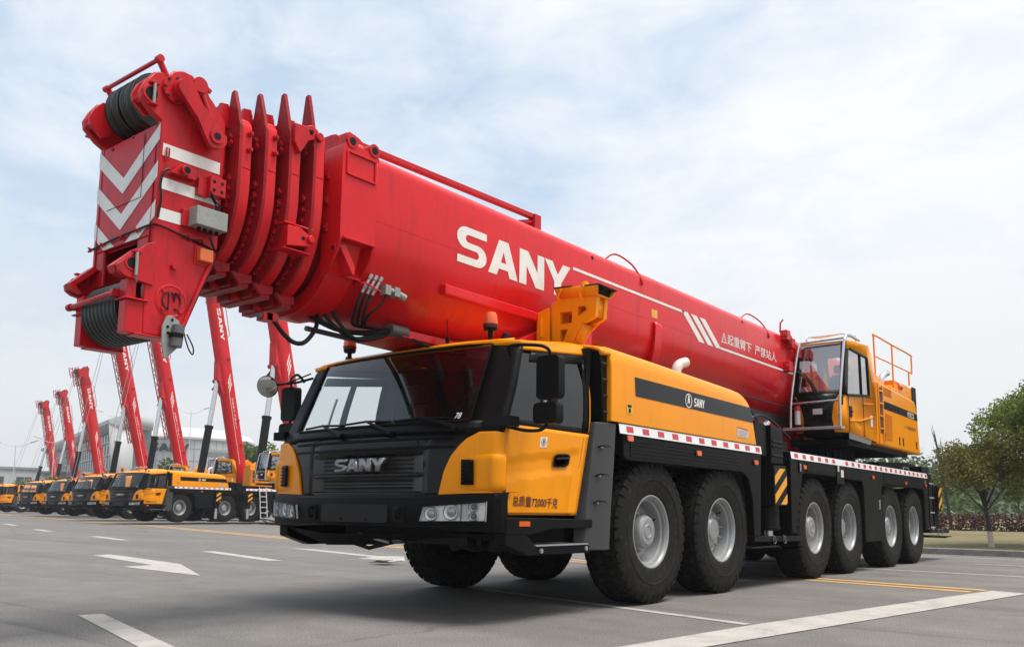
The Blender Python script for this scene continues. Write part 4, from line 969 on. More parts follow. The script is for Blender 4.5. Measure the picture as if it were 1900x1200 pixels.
        q.prism([(-1.95, 3.80), (-1.88, 3.77), (-1.89, 3.745), (-1.94, 3.76)], 'x', s*.44, s*.46, 'redhead'); q.obj('link_arm', hd, bevel=.008)
    # side fittings: pipe stub, four-hole block, grey box, cables, amber lamp, round cap
    q = MB(); q.cyl((.41, -2.05, 3.125), (.50, -2.05, 3.125), .036, 'redhead', n=16); q.cyl((.498, -2.05, 3.125), (.503, -2.05, 3.125), .024, 'dark', n=14); q.prism([(-2.14, 3.09), (-1.96, 3.09), (-1.96, 3.16), (-2.08, 3.17)], 'x', .415, .46, 'redhead'); q.box(.415, .46, -1.94, -1.86, 3.0, 3.12, 'redhead')
    q.obj('pipe_stub', hd, bevel=.008); q = MB(); q.box(.415, .50, -1.875, -1.755, 3.015, 3.145, 'redhead')
    for y in (-1.845, -1.785):
        for z in (3.05, 3.11): q.cyl((.498, y, z), (.503, y, z), .013, 'dark', n=12)
    q.obj('bolt_block', hd, bevel=.008); q = MB(); q.tube([(.43, -2.17, 3.17), (.43, -2.17, 3.26), (.43, -2.15, 3.26), (.43, -2.15, 3.19)], .006, 'redhead', 5); q.cyl((.41, -2.06, 2.47), (.44, -2.06, 2.47), .022, 'redhead', n=12); q.obj('side_fitting', hd, bevel=.008)
    q = MB(); q.box(.43, .54, -1.985, -1.75, 2.765, 2.895, 'greybox'); q.box(.415, .44, -2.03, -1.98, 2.76, 2.88, 'redhead')
    for k in range(4): q.cyl((.48, -1.93+.045*k, 2.74), (.48, -1.93+.045*k, 2.77), .014, 'dark', n=8)
    q.cyl((.48, -1.80, 2.89), (.48, -1.80, 2.95), .016, 'dark', n=8); gb = q.obj('junction_box', hd, bevel=.012)
    q = MB(); q.tube(bez([(.48, -1.80, 2.94), (.47, -1.84, 3.0), (.50, -1.87, 3.03), (.49, -1.83, 2.98), (.47, -1.76, 2.95)], 16), .006, 'hose', 6)
    q.tube(bez([(-.46, -2.22, 2.69), (-.3, -2.225, 2.70), (.0, -2.225, 2.715), (.25, -2.225, 2.72), (.38, -2.225, 2.72), (.43, -2.19, 2.72), (.43, -2.0, 2.69), (.43, -1.86, 2.67), (.43, -1.76, 2.64)], 40), .008, 'hose', 6)
    q.tube(bez([(.43, -2.20, 2.77), (.435, -2.19, 2.9), (.435, -2.20, 3.0), (.435, -2.18, 3.09), (.43, -2.14, 3.12)], 16), .008, 'hose', 6)
    q.tube(bez([(.47, -1.84, 2.72), (.46, -1.80, 2.66), (.43, -1.76, 2.60), (.43, -1.86, 2.35), (.43, -1.96, 2.10)], 20), .008, 'hose', 6)
    q.tube(bez([(.43, -1.97, 2.06), (.43, -1.95, 2.0), (.43, -1.92, 1.93), (.43, -1.89, 1.90), (.43, -1.89, 1.95), (.43, -1.94, 2.03)], 20), .005, 'hose', 5)
    for x in (-.42, -.25, .0, .22): q.tube([(x, -2.22, 2.68+.03*(x+.42)), (x, -2.24, 2.705+.03*(x+.42)), (x+.03, -2.22, 2.69+.03*(x+.42))], .008, 'redhead', 5)
    for y in (-1.98, -1.88): q.tube([(.42, y-.03, 2.70), (.445, y, 2.71), (.42, y+.03, 2.67)], .008, 'redhead', 5)
    q.obj('control_cable', hd)
    q = MB(); q.box(.42, .47, -1.90, -1.80, 2.545, 2.635, 'amber'); q.box(.41, .425, -1.915, -1.785, 2.52, 2.66, 'redhead'); q.obj('amber_lamp', hd, bevel=.012)
    q = MB(); cc = (.41, -2.06, 2.235); q.lathe([(.115, 0), (.115, .008), (.10, .012), (.095, .008), (0, .008)], cc, 'x', 'redhead', 32)
    for k in range(4): t = pi/4+pi/2*k; q.cyl((.42, cc[1]+.088*cos(t), cc[2]+.088*sin(t)), (.43, cc[1]+.088*cos(t), cc[2]+.088*sin(t)), .012, 'redhead', n=6)
    arcp = lambda a0, a1, r_: [(.424, cc[1]+r_*cos(R(a)), cc[2]+r_*sin(R(a))) for a in lin(a0, a1, 10)]
    q.tube(arcp(110, 250, .065)+[(.4215, cc[1]-.02, cc[2]-.03), (.424, cc[1]-.02, cc[2]+.05)], .006, 'textdark', 5); q.tube([(.424, cc[1], cc[2]+.06), (.424, cc[1]+.02, cc[2]), (.424, cc[1]+.02, cc[2]+.05)], .006, 'textdark', 5); q.tube(arcp(70, -60, .065), .006, 'textdark', 5); q.tube([(.424, cc[1]+.02, cc[2]-.05), (.424, cc[1]+.04, cc[2]-.05)], .006, 'textdark', 5)
    q.obj('round_cap', hd)
    q = MB(); q.tube([(.425, -1.765, 2.64), (.425, -1.80, 2.53), (.425, -1.97, 2.08)], .016, 'redhead', 6); q.obj('edge_pipe', hd)
    # ---- lower sheave pack, lower lugs, side blocks, guard
    q = MB()
    for k in range(9):
        x = -.24+.052*k; q.lathe(sh(.195, .215, .0255), (x, -2.115, 2.20), 'x', 'sheave', 40)
    q.obj('sheave_pack', hd)
    for s in (1, -1):
        q = MB(Matrix.Translation((0, 0 if s > 0 else .05, 0))); q.prism([(-2.20, 2.60), (-2.245, 2.585), (-2.40, 2.44), (-2.44, 2.40), (-2.43, 2.36), (-2.39, 2.335), (-2.33, 2.325), (-2.20, 2.31)], 'x', s*.385, s*.43, 'redhead'); q.prism([(-2.43, 2.36), (-2.45, 2.40), (-2.30, 2.545), (-2.26, 2.53), (-2.41, 2.39), (-2.36, 2.34)], 'x', s*.30, s*.385, 'redhead')
        q.cyl((s*.43, -2.35, 2.425), (s*.436, -2.35, 2.425), .05, 'redhead', n=20); q.cyl((s*.432, -2.35, 2.425), (s*.438, -2.35, 2.425), .036, 'dark', n=20); q.tube([(s*.45, -2.33, 2.50), (s*.45, -2.33, 2.345)], .011, 'silver', 8); q.tube([(s*.45, -2.33, 2.345), (s*.45, -2.32, 2.30)], .005, 'silver', 6); q.box(s*.42, s*.46, -2.36, -2.30, 2.495, 2.51, 'redhead'); q.obj('lower_lug', hd, bevel=.008)
        q = MB(Matrix.Translation((0, 0 if s > 0 else .06, 0))); q.prism([(-2.36, 2.195), (-2.24, 2.20), (-2.10, 2.18), (-2.04, 1.985), (-2.36, 1.98)], 'x', s*.315, s*.405, 'redhead'); q.box(s*.29, s*.43, -2.38, -2.22, 2.195, 2.207, 'redhead'); q.box(s*.31, s*.41, -2.36, -2.30, 2.2, 2.33, 'redhead'); q.box(s*.31, s*.43, -2.30, -2.05, 1.972, 1.984, 'redhead'); q.obj('side_block', hd, bevel=.008)
    q = MB(); q.tube([(-.40, -2.34, 2.25), (.30, -2.39, 2.245)], .017, 'redhead', 8); q.prism([(-2.41, 2.235), (-2.40, 2.27), (-2.24, 2.26), (-2.24, 2.225), (-2.40, 2.22)], 'x', .27, .31, 'redhead'); q.prism([(-2.36, 2.23), (-2.33, 2.275), (-2.20, 2.28), (-2.20, 2.24)], 'x', -.42, -.38, 'redhead'); q.cyl((-.43, -2.34, 2.25), (-.39, -2.34, 2.25), .026, 'redhead', n=12); q.obj('rope_guard', hd)
    # grey hanging anti-two-block plate
    q = MB(Matrix.Translation((0, -.04, .085))); q.prism([(-2.06, 2.04), (-2.02, 2.05), (-1.97, 2.02), (-1.94, 1.93), (-1.96, 1.85), (-2.045, 1.76), (-2.06, 1.76), (-2.085, 1.86), (-2.085, 1.97)], 'x', .43, .445, 'greybox'); q.cyl((.47, -2.00, 1.84), (.47, -1.985, 1.985), .04, 'greybeam', n=16); q.cyl((.47, -2.0, 1.90), (.47, -1.998, 1.93), .045, 'dark', n=16)
    for y, z in ((-2.02, 2.02), (-2.05, 1.97), (-2.045, 1.93)): q.cyl((.44, y, z), (.452, y, z), .01, 'dark', n=8)
    q.obj('limit_switch', hd, bevel=.003)
    return boom
# ================================================================== upper structure
def build_operator_cab(T):
    X0, X1, Y0, Y1, Z0, Z1 = .62, 1.42, 8.72, 10.30, 2.12, 3.66
    # side profile (y, z); the windows are left open and glazed
    b = MB()
    yf = lambda z: 8.70+.16*max(0, (z-2.75))/.9
    yr = lambda z: 10.36-.0*(z-2.1)-.20*max(0, z-3.1)/.6
    def quad(x, pts, m): b.add([(x, y, z) for y, z in pts], [tuple(range(len(pts)))], m)
    for x in (X1, X0):
        quad(x, [(8.82, Z0+.05), (8.80, 2.40), (8.80, 2.76), (yr(2.76), 2.86), (yr(2.2), Z0)], 'yellow')
        quad(x, [(9.97, 2.85), (yr(2.8), 2.86), (yr(3.2), 3.2), (10.2, 3.62), (10.03, 3.74), (9.9, 3.50)], 'yellow')
        quad(x, [(8.88, 3.52), (9.90, 3.50), (10.03, 3.74), (8.90, 3.66)], 'yellow')
    # rear, roof, floor
    b.add([(X0, 10.36, Z0), (X1, 10.36, Z0), (X1, 10.36, 3.1), (X0, 10.36, 3.1), (X1, 10.2, 3.62), (X0, 10.2, 3.62), (X1, 10.03, 3.74), (X0, 10.03, 3.74), (X1, 8.90, 3.66), (X0, 8.90, 3.66)], [(5, 4, 6, 7), (7, 6, 8, 9)], 'yellow'); b.add([(X0, 10.36, Z0), (X1, 10.36, Z0), (X1, 10.36, 2.72), (X0, 10.36, 2.72)], [(0, 1, 2, 3)], 'yellow')
    for xa, xb in ((X0, X0+.07), (X1-.07, X1)): b.add([(xa, 10.36, 2.72), (xb, 10.36, 2.72), (xb, 10.36, 3.1), (xa, 10.36, 3.1), (xb, 10.2, 3.62), (xa, 10.2, 3.62)], [(0, 1, 2, 3), (3, 2, 4, 5)], 'yellow')
    b.add([(X0, 8.82, Z0+.05), (X1, 8.82, Z0+.05), (X1, 10.36, Z0), (X0, 10.36, Z0)], [(0, 1, 2, 3)], 'dark')
    # front lower panels: yellow sides, black middle
    b.add([(X1, 8.80, Z0+.05), (X1, 8.80, 2.76), (1.33, 8.68, 2.76), (1.25, 8.68, 2.62), (1.22, 8.68, 2.4), (1.25, 8.68, Z0+.05)], [(0, 1, 2, 3, 4, 5)], 'yellow')
    b.add([(X0, 8.80, Z0+.05), (X0, 8.80, 2.76), (.66, 8.68, 2.76), (.74, 8.68, 2.62), (.79, 8.68, 2.4), (.78, 8.68, Z0+.05)], [(0, 1, 2, 3, 4, 5)], 'yellow')
    b.add([(1.25, 8.68, Z0+.05), (1.22, 8.68, 2.4), (1.25, 8.68, 2.62), (1.33, 8.68, 2.78), (.66, 8.68, 2.78), (.74, 8.68, 2.62), (.79, 8.68, 2.4), (.78, 8.68, Z0+.05)], [tuple(range(8))], 'blackgloss')
    c = b.obj('operator_cab', T, solid=.03, angle=30, bevel=0)
    # black pillars at the front
    q = MB()
    for s, xa, xb in ((1, 1.345, 1.42), (-1, .695, .62)):
        q.grid([[(xa, yf(z)-.02, z), (xb-.01*s, yf(z)+.02, z), (xb, yf(z)+.14, z)] for z in lin(2.76, 3.62, 5)], 'black')
    q.add([(.66, 8.68, 2.74), (1.34, 8.68, 2.74), (1.34, 8.70, 2.84), (.66, 8.70, 2.84)], [(0, 1, 2, 3)], 'black')
    for x in (X1+.002, X0-.002):
        for a, b2 in (((8.80, 2.76), (9.97, 2.87)), ((9.97, 2.87), (9.92, 3.51)), ((9.92, 3.51), (9.02, 3.53)), ((9.55, 2.83), (9.52, 3.52))): q.tube([(x, *a), (x, *b2)], .022, 'black', 6)
    q.obj('window_frame', c, solid=.01)
    q = MB(); q.add([(.69, yf(2.84)-.015, 2.83), (1.35, yf(2.84)-.015, 2.83), (1.35, yf(3.6)-.015, 3.62), (.69, yf(3.6)-.015, 3.62)], [(0, 1, 2, 3)], 'cabglass'); q.obj('windscreen', c, recalc=False)
    q = MB(); q.add([(X0+.07, 10.355, 2.72), (X1-.07, 10.355, 2.72), (X1-.07, 10.355, 3.1), (X0+.07, 10.355, 3.1), (X1-.07, 10.195, 3.62), (X0+.07, 10.195, 3.62)], [(0, 1, 2, 3), (3, 2, 4, 5)], 'clearglass'); q.obj('rear_window', c, recalc=False)
    for x in (X1, X0): q = MB(); q.add([(x, 8.85, 2.77), (x, 9.97, 2.87), (x, 9.92, 3.51), (x, 8.98, 3.53)], [(0, 1, 2, 3)], 'sideglass'); q.obj('side_window', c, recalc=False)
    q = MB(); q.prism(rrect(.84, 1.22, 9.3, 9.85, .08), 'z', 2.45, 2.6, 'seat'); q.prism(rrect(.84, 1.22, 2.5, 3.25, .08), 'y', 9.78, 9.9, 'seat'); q.box(.72, .8, 9.2, 9.8, 2.3, 2.8, 'seat'); q.prism(rrect(.9, 1.16, 3.28, 3.42, .04), 'y', 9.8, 9.88, 'seat'); q.box(.66, 1.38, 8.72, 8.9, 2.6, 2.76, 'seat'); q.obj('operator_seat', c, bevel=.02)
    # lamp, extinguisher, handle, creases, wipers
    q = MB(); q.box(.93, 1.08, 8.64, 8.69, 2.46, 2.55, 'reflector'); q.box(.92, 1.09, 8.65, 8.68, 2.45, 2.56, 'dark'); q.obj('work_lamp', c, bevel=.006)
    q = MB(); q.cyl((.71, 8.58, 2.30), (.71, 8.58, 2.52), .045, 'label', n=16); q.cyl((.71, 8.58, 2.52), (.71, 8.58, 2.60), .046, 'redtape', n=16); q.cyl((.71, 8.58, 2.60), (.71, 8.58, 2.66), .02, 'dark', n=10); q.cyl((.71, 8.58, 2.28), (.71, 8.58, 2.30), .05, 'dark', n=16); q.obj('fire_extinguisher', c)
    q = MB(); q.prism(rrect(8.90, 9.02, 2.42, 2.60, .03), 'x', 1.42, 1.432, 'black'); q.tube([(1.445, 8.93, 2.51), (1.445, 9.0, 2.51)], .012, 'dark', 6); q.tube([(1.432, 8.86, 2.18), (1.432, 8.84, 2.75)], .006, 'textdark', 5); q.tube([(1.432, 9.62, 2.16), (1.432, 9.60, 2.84)], .006, 'textdark', 5)
    q.tube([(1.43, 8.86, 2.36), (1.43, 9.4, 2.40), (1.43, 10.1, 2.52)], .012, 'yellow', 6); q.tube([(1.43, 9.6, 2.70), (1.43, 10.15, 2.75)], .010, 'yellow', 6); q.add([(1.426, 10.0, 2.35), (1.426, 10.12, 2.36), (1.426, 10.12, 2.55), (1.426, 10.0, 2.55)], [(0, 1, 2, 3)], 'label'); q.obj('cab_door', c)
    q = MB(); q.tube([(1.0, 8.63, 2.72), (.90, 8.66, 2.95), (.76, 8.67, 3.12)], .010, 'black', 6); q.tube([(1.05, 8.63, 2.70), (.93, 8.66, 2.95), (.78, 8.67, 3.15)], .008, 'black', 6); q.tube([(.70, 8.66, 3.18), (.84, 8.655, 3.02), (1.02, 8.65, 2.80)], .011, 'black', 6); q.obj('wiper', c)
    # silver rails and step
    q = MB(); r = .022
    q.tube(bez([(.60, 8.56, 2.25), (.62, 8.56, 2.7), (.70, 8.66, 3.45), (.73, 8.72, 3.64)], 12), r, 'steel', 10); q.tube(bez([(1.38, 8.56, 2.25), (1.39, 8.56, 2.7), (1.44, 8.66, 3.50), (1.45, 8.72, 3.66), (1.43, 8.9, 3.74), (1.40, 9.6, 3.76)], 18), r, 'steel', 10)
    q.tube([(.73, 8.72, 3.64), (1.45, 8.72, 3.66)], r*.8, 'steel', 8); q.tube([(.62, 8.57, 2.64), (1.39, 8.57, 2.66)], r*.8, 'steel', 8)
    q.tube(bez([(.80, 8.86, 3.66), (.80, 8.88, 3.76), (.9, 9.2, 3.80), (1.3, 9.3, 3.84), (1.40, 9.6, 3.76)], 16), .014, 'steel', 8); q.tube([(.80, 9.0, 3.78), (1.36, 9.0, 3.78)], .012, 'steel', 6); q.tube([(.8, 9.5, 3.70), (.8, 9.5, 3.82), (1.38, 9.5, 3.82), (1.38, 9.5, 3.70)], .012, 'steel', 6)
    q.obj('guard_rail', c)
    q = MB(); q.box(.50, 1.42, 8.48, 8.66, 2.205, 2.25, 'tread'); q.add([(1.425, 8.84, 2.17), (1.425, 10.02, 2.12), (1.405, 10.02, 2.05), (1.405, 8.9, 2.08)], [(0, 1, 2, 3)], 'silver'); q.obj('step', c, solid=0, bevel=.004)
    return c
def build_superstructure(T):
    b = MB(); sidep = [(10.40, 2.09), (13.27, 2.07), (13.15, 2.85), (13.05, 3.04), (12.95, 3.10), (10.42, 3.20)]
    for s in (1, -1):
        b.prism(sidep, 'x', s*.62, s*1.42, 'yellow')
    b.box(-.62, .62, 12.3, 13.2, 2.10, 2.6, 'yellow'); b.box(-1.3, 1.3, 9.2, 12.8, 2.0, 2.11, 'dark'); b.prism([(10.4, 2.1), (12.9, 2.1), (12.8, 3.3), (11.8, 3.9), (11.2, 3.6)], 'x', .62, .72, 'yellow'); b.prism([(10.4, 2.1), (12.9, 2.1), (12.8, 3.3), (11.8, 3.9), (11.2, 3.6)], 'x', -.72, -.62, 'yellow')
    su = b.obj('superstructure', T, bevel=.035, seg=3)
    q = MB(); q.cyl((0, 10.5, 1.70), (0, 10.5, 2.02), .92, 'dark', n=40)
    for k in range(44): t = 2*pi*k/44; q.box(.94*cos(t)-.012, .94*cos(t)+.012, 10.5+.94*sin(t)-.012, 10.5+.94*sin(t)+.012, 1.83, 2.01, 'dark')
    q.obj('slewing_ring', T)
    # side band, louvres, ladder, writing, latches
    q = MB(); 
    q.add([(1.423, 10.75, 2.885), (1.423, 13.12, 2.855), (1.423, 13.14, 2.725), (1.423, 10.77, 2.745)], [(0, 1, 2, 3)], 'black')
    for k in range(5): q.tube([(1.424, 10.8, 2.76+.025*k), (1.424, 11.6, 2.755+.025*k)], .006, 'dark', 4)
    q.tube([(1.424, 11.75, 2.74), (1.424, 11.75, 2.87)], .006, 'dark', 4); q.add([(1.426, 12.40, 2.745), (1.426, 12.85, 2.740), (1.426, 12.85, 2.835), (1.426, 12.40, 2.84)], [(0, 1, 2, 3)], 'label')
    q.obj('black_band', su, recalc=False)
    t = fit01(text_faces('SAC3500', .02)); q = MB(); q.add([(1.4285, 12.43+.39*u, 2.755+.07*v) for u, v in t[0]], t[1], 'dark'); t = fit01(text_faces('\u4e09\u4e00\u6c7d\u8f66\u8d77\u91cd\u673a\u68b0', .005)); q.add([(1.4235, 12.15+.80*u, 2.50+.07*v) for u, v in t[0]], t[1], 'textdark'); q.obj('side_lettering', su, recalc=False)
    q = MB()
    for k in range(6): q.tube([(1.424, 10.85, 3.0+.025*k), (1.424, 11.35, 3.0+.024*k)], .007, 'yellow', 5)
    q.obj('louvre', su); q = MB()
    for k in range(14): q.tube([(1.424, 10.88, 2.22+.034*k), (1.424, 11.32, 2.22+.033*k)], .008, 'yellow', 5)
    q.obj('louvre', su)
    q = MB(); q.box(1.415, 1.428, 10.52, 10.72, 2.30, 3.10, 'textdark')
    for k in range(4): q.box(1.42, 1.452, 10.50, 10.74, 2.36+.22*k, 2.385+.22*k, 'yellow')
    q.box(1.40, 1.44, 10.47, 10.51, 2.12, 3.16, 'yellow'); q.box(1.40, 1.44, 10.73, 10.77, 2.12, 3.14, 'yellow'); q.obj('side_ladder', su)
    for y in (10.80, 11.75, 12.0, 12.95): q = MB(); q.box(1.42, 1.43, y, y+.05, 2.17, 2.31, 'black'); q.box(1.42, 1.44, y+.01, y+.04, 2.20, 2.235, 'yellow'); q.obj('latch', su, bevel=.003)
    # hand rail on top, exhaust, winch and rear box
    q = MB(); x = 1.2; r = .017
    q.tube(bez([(x, 11.22, 3.15), (x, 11.2, 3.6), (x, 11.18, 4.08), (x, 11.24, 4.15), (x, 12.3, 4.15), (x, 13.70, 4.15), (x, 13.80, 4.08), (x, 13.8, 3.78)], 40), r, 'yellow', 8)
    q.tube([(x, 12.38, 3.1), (x, 12.37, 4.15)], r, 'yellow', 8); q.tube([(x, 11.2, 3.76), (x, 13.8, 3.78)], r*.8, 'yellow', 8); q.tube([(x, 13.55, 3.5), (x, 13.55, 3.78)], r, 'yellow', 8); q.obj('handrail', su)
    q = MB(); q.prism([(12.65, 2.9), (13.85, 2.7), (14.15, 3.0), (14.15, 3.50), (12.75, 3.44), (12.6, 3.2)], 'x', .2, 1.15, 'yellow'); q.box(.4, 1.1, 12.8, 13.9, 3.45, 3.53, 'yellow'); q.cyl((1.12, 12.9, 3.42), (1.12, 13.15, 3.42), .07, 'amber', n=14); q.box(1.15, 1.17, 13.9, 14.2, 2.95, 3.52, 'dark'); q.prism([(13.3, 2.1), (14.2, 2.15), (14.2, 2.95), (13.3, 2.9)], 'x', -1.0, 1.0, 'yellow'); q.obj('winch_housing', su, bevel=.03)
    q = MB(); q.tube(bez([(1.15, 11.7, 3.1), (1.15, 11.72, 3.38), (1.17, 11.85, 3.5), (1.19, 12.0, 3.55)], 12), .06, 'steel', 14); q.tube([(1.19, 12.0, 3.55), (1.191, 12.005, 3.551)], .054, 'dark', 14); q.obj('exhaust_pipe', su)
    q = MB(); q.prism([(10.42, 3.1), (11.4, 3.1), (11.4, 3.30), (10.42, 3.46)], 'x', .75, 1.3, 'yellow'); q.obj('top_cover', su, bevel=.03); q = MB(); q.box(.8, 1.25, 12.0, 12.3, 3.05, 3.3, 'yellow'); q.obj('top_cover', su, bevel=.03)
    return su
def build_skirts(T):
    # front arch (wheels 1, 2)
    skirt(T, [(1.93, 1.61), (1.93, 1.40), (2.02, 1.37), (4.62, 1.37), (4.78, 1.30), (4.90, 1.05), (4.92, .62), (5.12, .62), (5.18, 1.61)])
    ribs(T, 2.05, 4.55, 1.40, 1.58)
    skirt(T, [(6.14, 1.61), (6.14, .64), (6.30, .64), (6.42, 1.05), (6.58, 1.42), (6.72, 1.46), (9.22, 1.42), (9.28, 1.30), (9.30, .47), (10.22, .47), (10.24, 1.30), (10.35, 1.42), (13.05, 1.40), (13.14, 1.30), (13.16, .62), (13.35, .62), (13.35, 1.61)])
    ribs(T, 6.75, 7.95, 1.47, 1.60); ribs(T, 8.3, 9.2, 1.46, 1.60); ribs(T, 10.4, 12.9, 1.44, 1.60)
    side_bits(T, [(2.02, 1.575), (3.45, 1.52), (4.97, 1.50), (6.62, 1.52), (9.75, 1.50), (11.75, 1.47), (13.2, 1.47)])
    for s in (1, -1):
        b = MB(); b.prism([(7.95, 1.34), (8.28, 1.34), (8.28, 1.60), (7.95, 1.60)], 'x', s*1.486, s*1.50, 'black'); b.box(s*1.50, s*1.503, 8.13, 8.25, 1.44, 1.55, 'label'); b.box(s*1.50, s*1.503, 7.99, 8.05, 1.52, 1.62, 'label'); b.box(s*1.487, s*1.50, 6.42, 6.52, 1.44, 1.60, 'dark'); b.box(s*1.49, s*1.503, 6.45, 6.49, 1.46, 1.56, 'steel')
        b.box(s*1.487, s*1.50, 10.05, 10.12, .98, 1.14, 'steel'); b.box(s*1.487, s*1.495, 13.2, 13.25, 1.44, 1.58, 'steel'); b.obj('marker_plate', T, bevel=.004)
def build_tail(T):
    for s in (1, -1):
        b = MB(); b.prism([(13.36, .66), (13.95, .66), (13.95, 1.72), (13.36, 1.74)], 'x', s*1.05, s*1.44, 'dark'); b.prism([(13.4, 1.60), (13.95, 1.60), (13.95, 1.86), (13.4, 1.86)], 'x', s*.6, s*1.40, 'dark'); b.obj('tail_box', T, bevel=.02)
        b = MB()
        for z in (.66, .95, 1.24, 1.52): b.tube([(s*1.50, 13.42, z), (s*1.50, 13.78, z)], .016, 'silver', 6)
        for y in (13.42, 13.78): b.box(s*1.49, s*1.51, y-.015, y+.015, .62, 1.60, 'dark')
        b.obj('rear_ladder', T)
    b = MB(); b.prism([(11.4, 1.72), (13.9, 1.70), (13.9, 1.90), (13.2, 1.92), (11.4, 1.85)], 'x', -1.2, 1.15, 'dark'); b.tube([(1.3, 12.4, 1.73), (1.3, 12.4, 1.79), (1.3, 12.8, 1.79), (1.3, 12.8, 1.73)], .012, 'steel', 6); b.obj('rear_deck', T, bevel=.02)
# ================================================================== the near crane
AX = [2.6, 4.21, 7.23, 8.75, 11.06, 12.60]
T = empty('mobile_crane', 'large near truck crane with red boom lying forward over its black and yellow cab', 'crane', (0, 0, 0), 0, 'yellow and red mobile cranes')
build_cab(T); build_wheels(T, AX); frame(T, AX)
strip(T, 1.84, 5.16); strip(T, 6.14, 13.36, ((7.9, 8.35),))
deck(T, 1.95, 5.15); deck(T, 6.16, 13.36); build_skirts(T); build_hood(T); build_rear_boxes(T); build_prop(T); build_tail(T)
outrigger(T, 5.76); outrigger(T, 14.36, w=.30, padz=.5)
build_operator_cab(T); build_superstructure(T)
SHARED = [o for o in kids(T) if o.name.split('.')[0] not in ('outrigger', 'side_skirt', 'rib_panel', 'wheel', 'axle', 'marker_plate', 'side_marker_lamp', 'outrigger', 'boom_prop', 'hydraulic_pipes')]
build_boom(T)
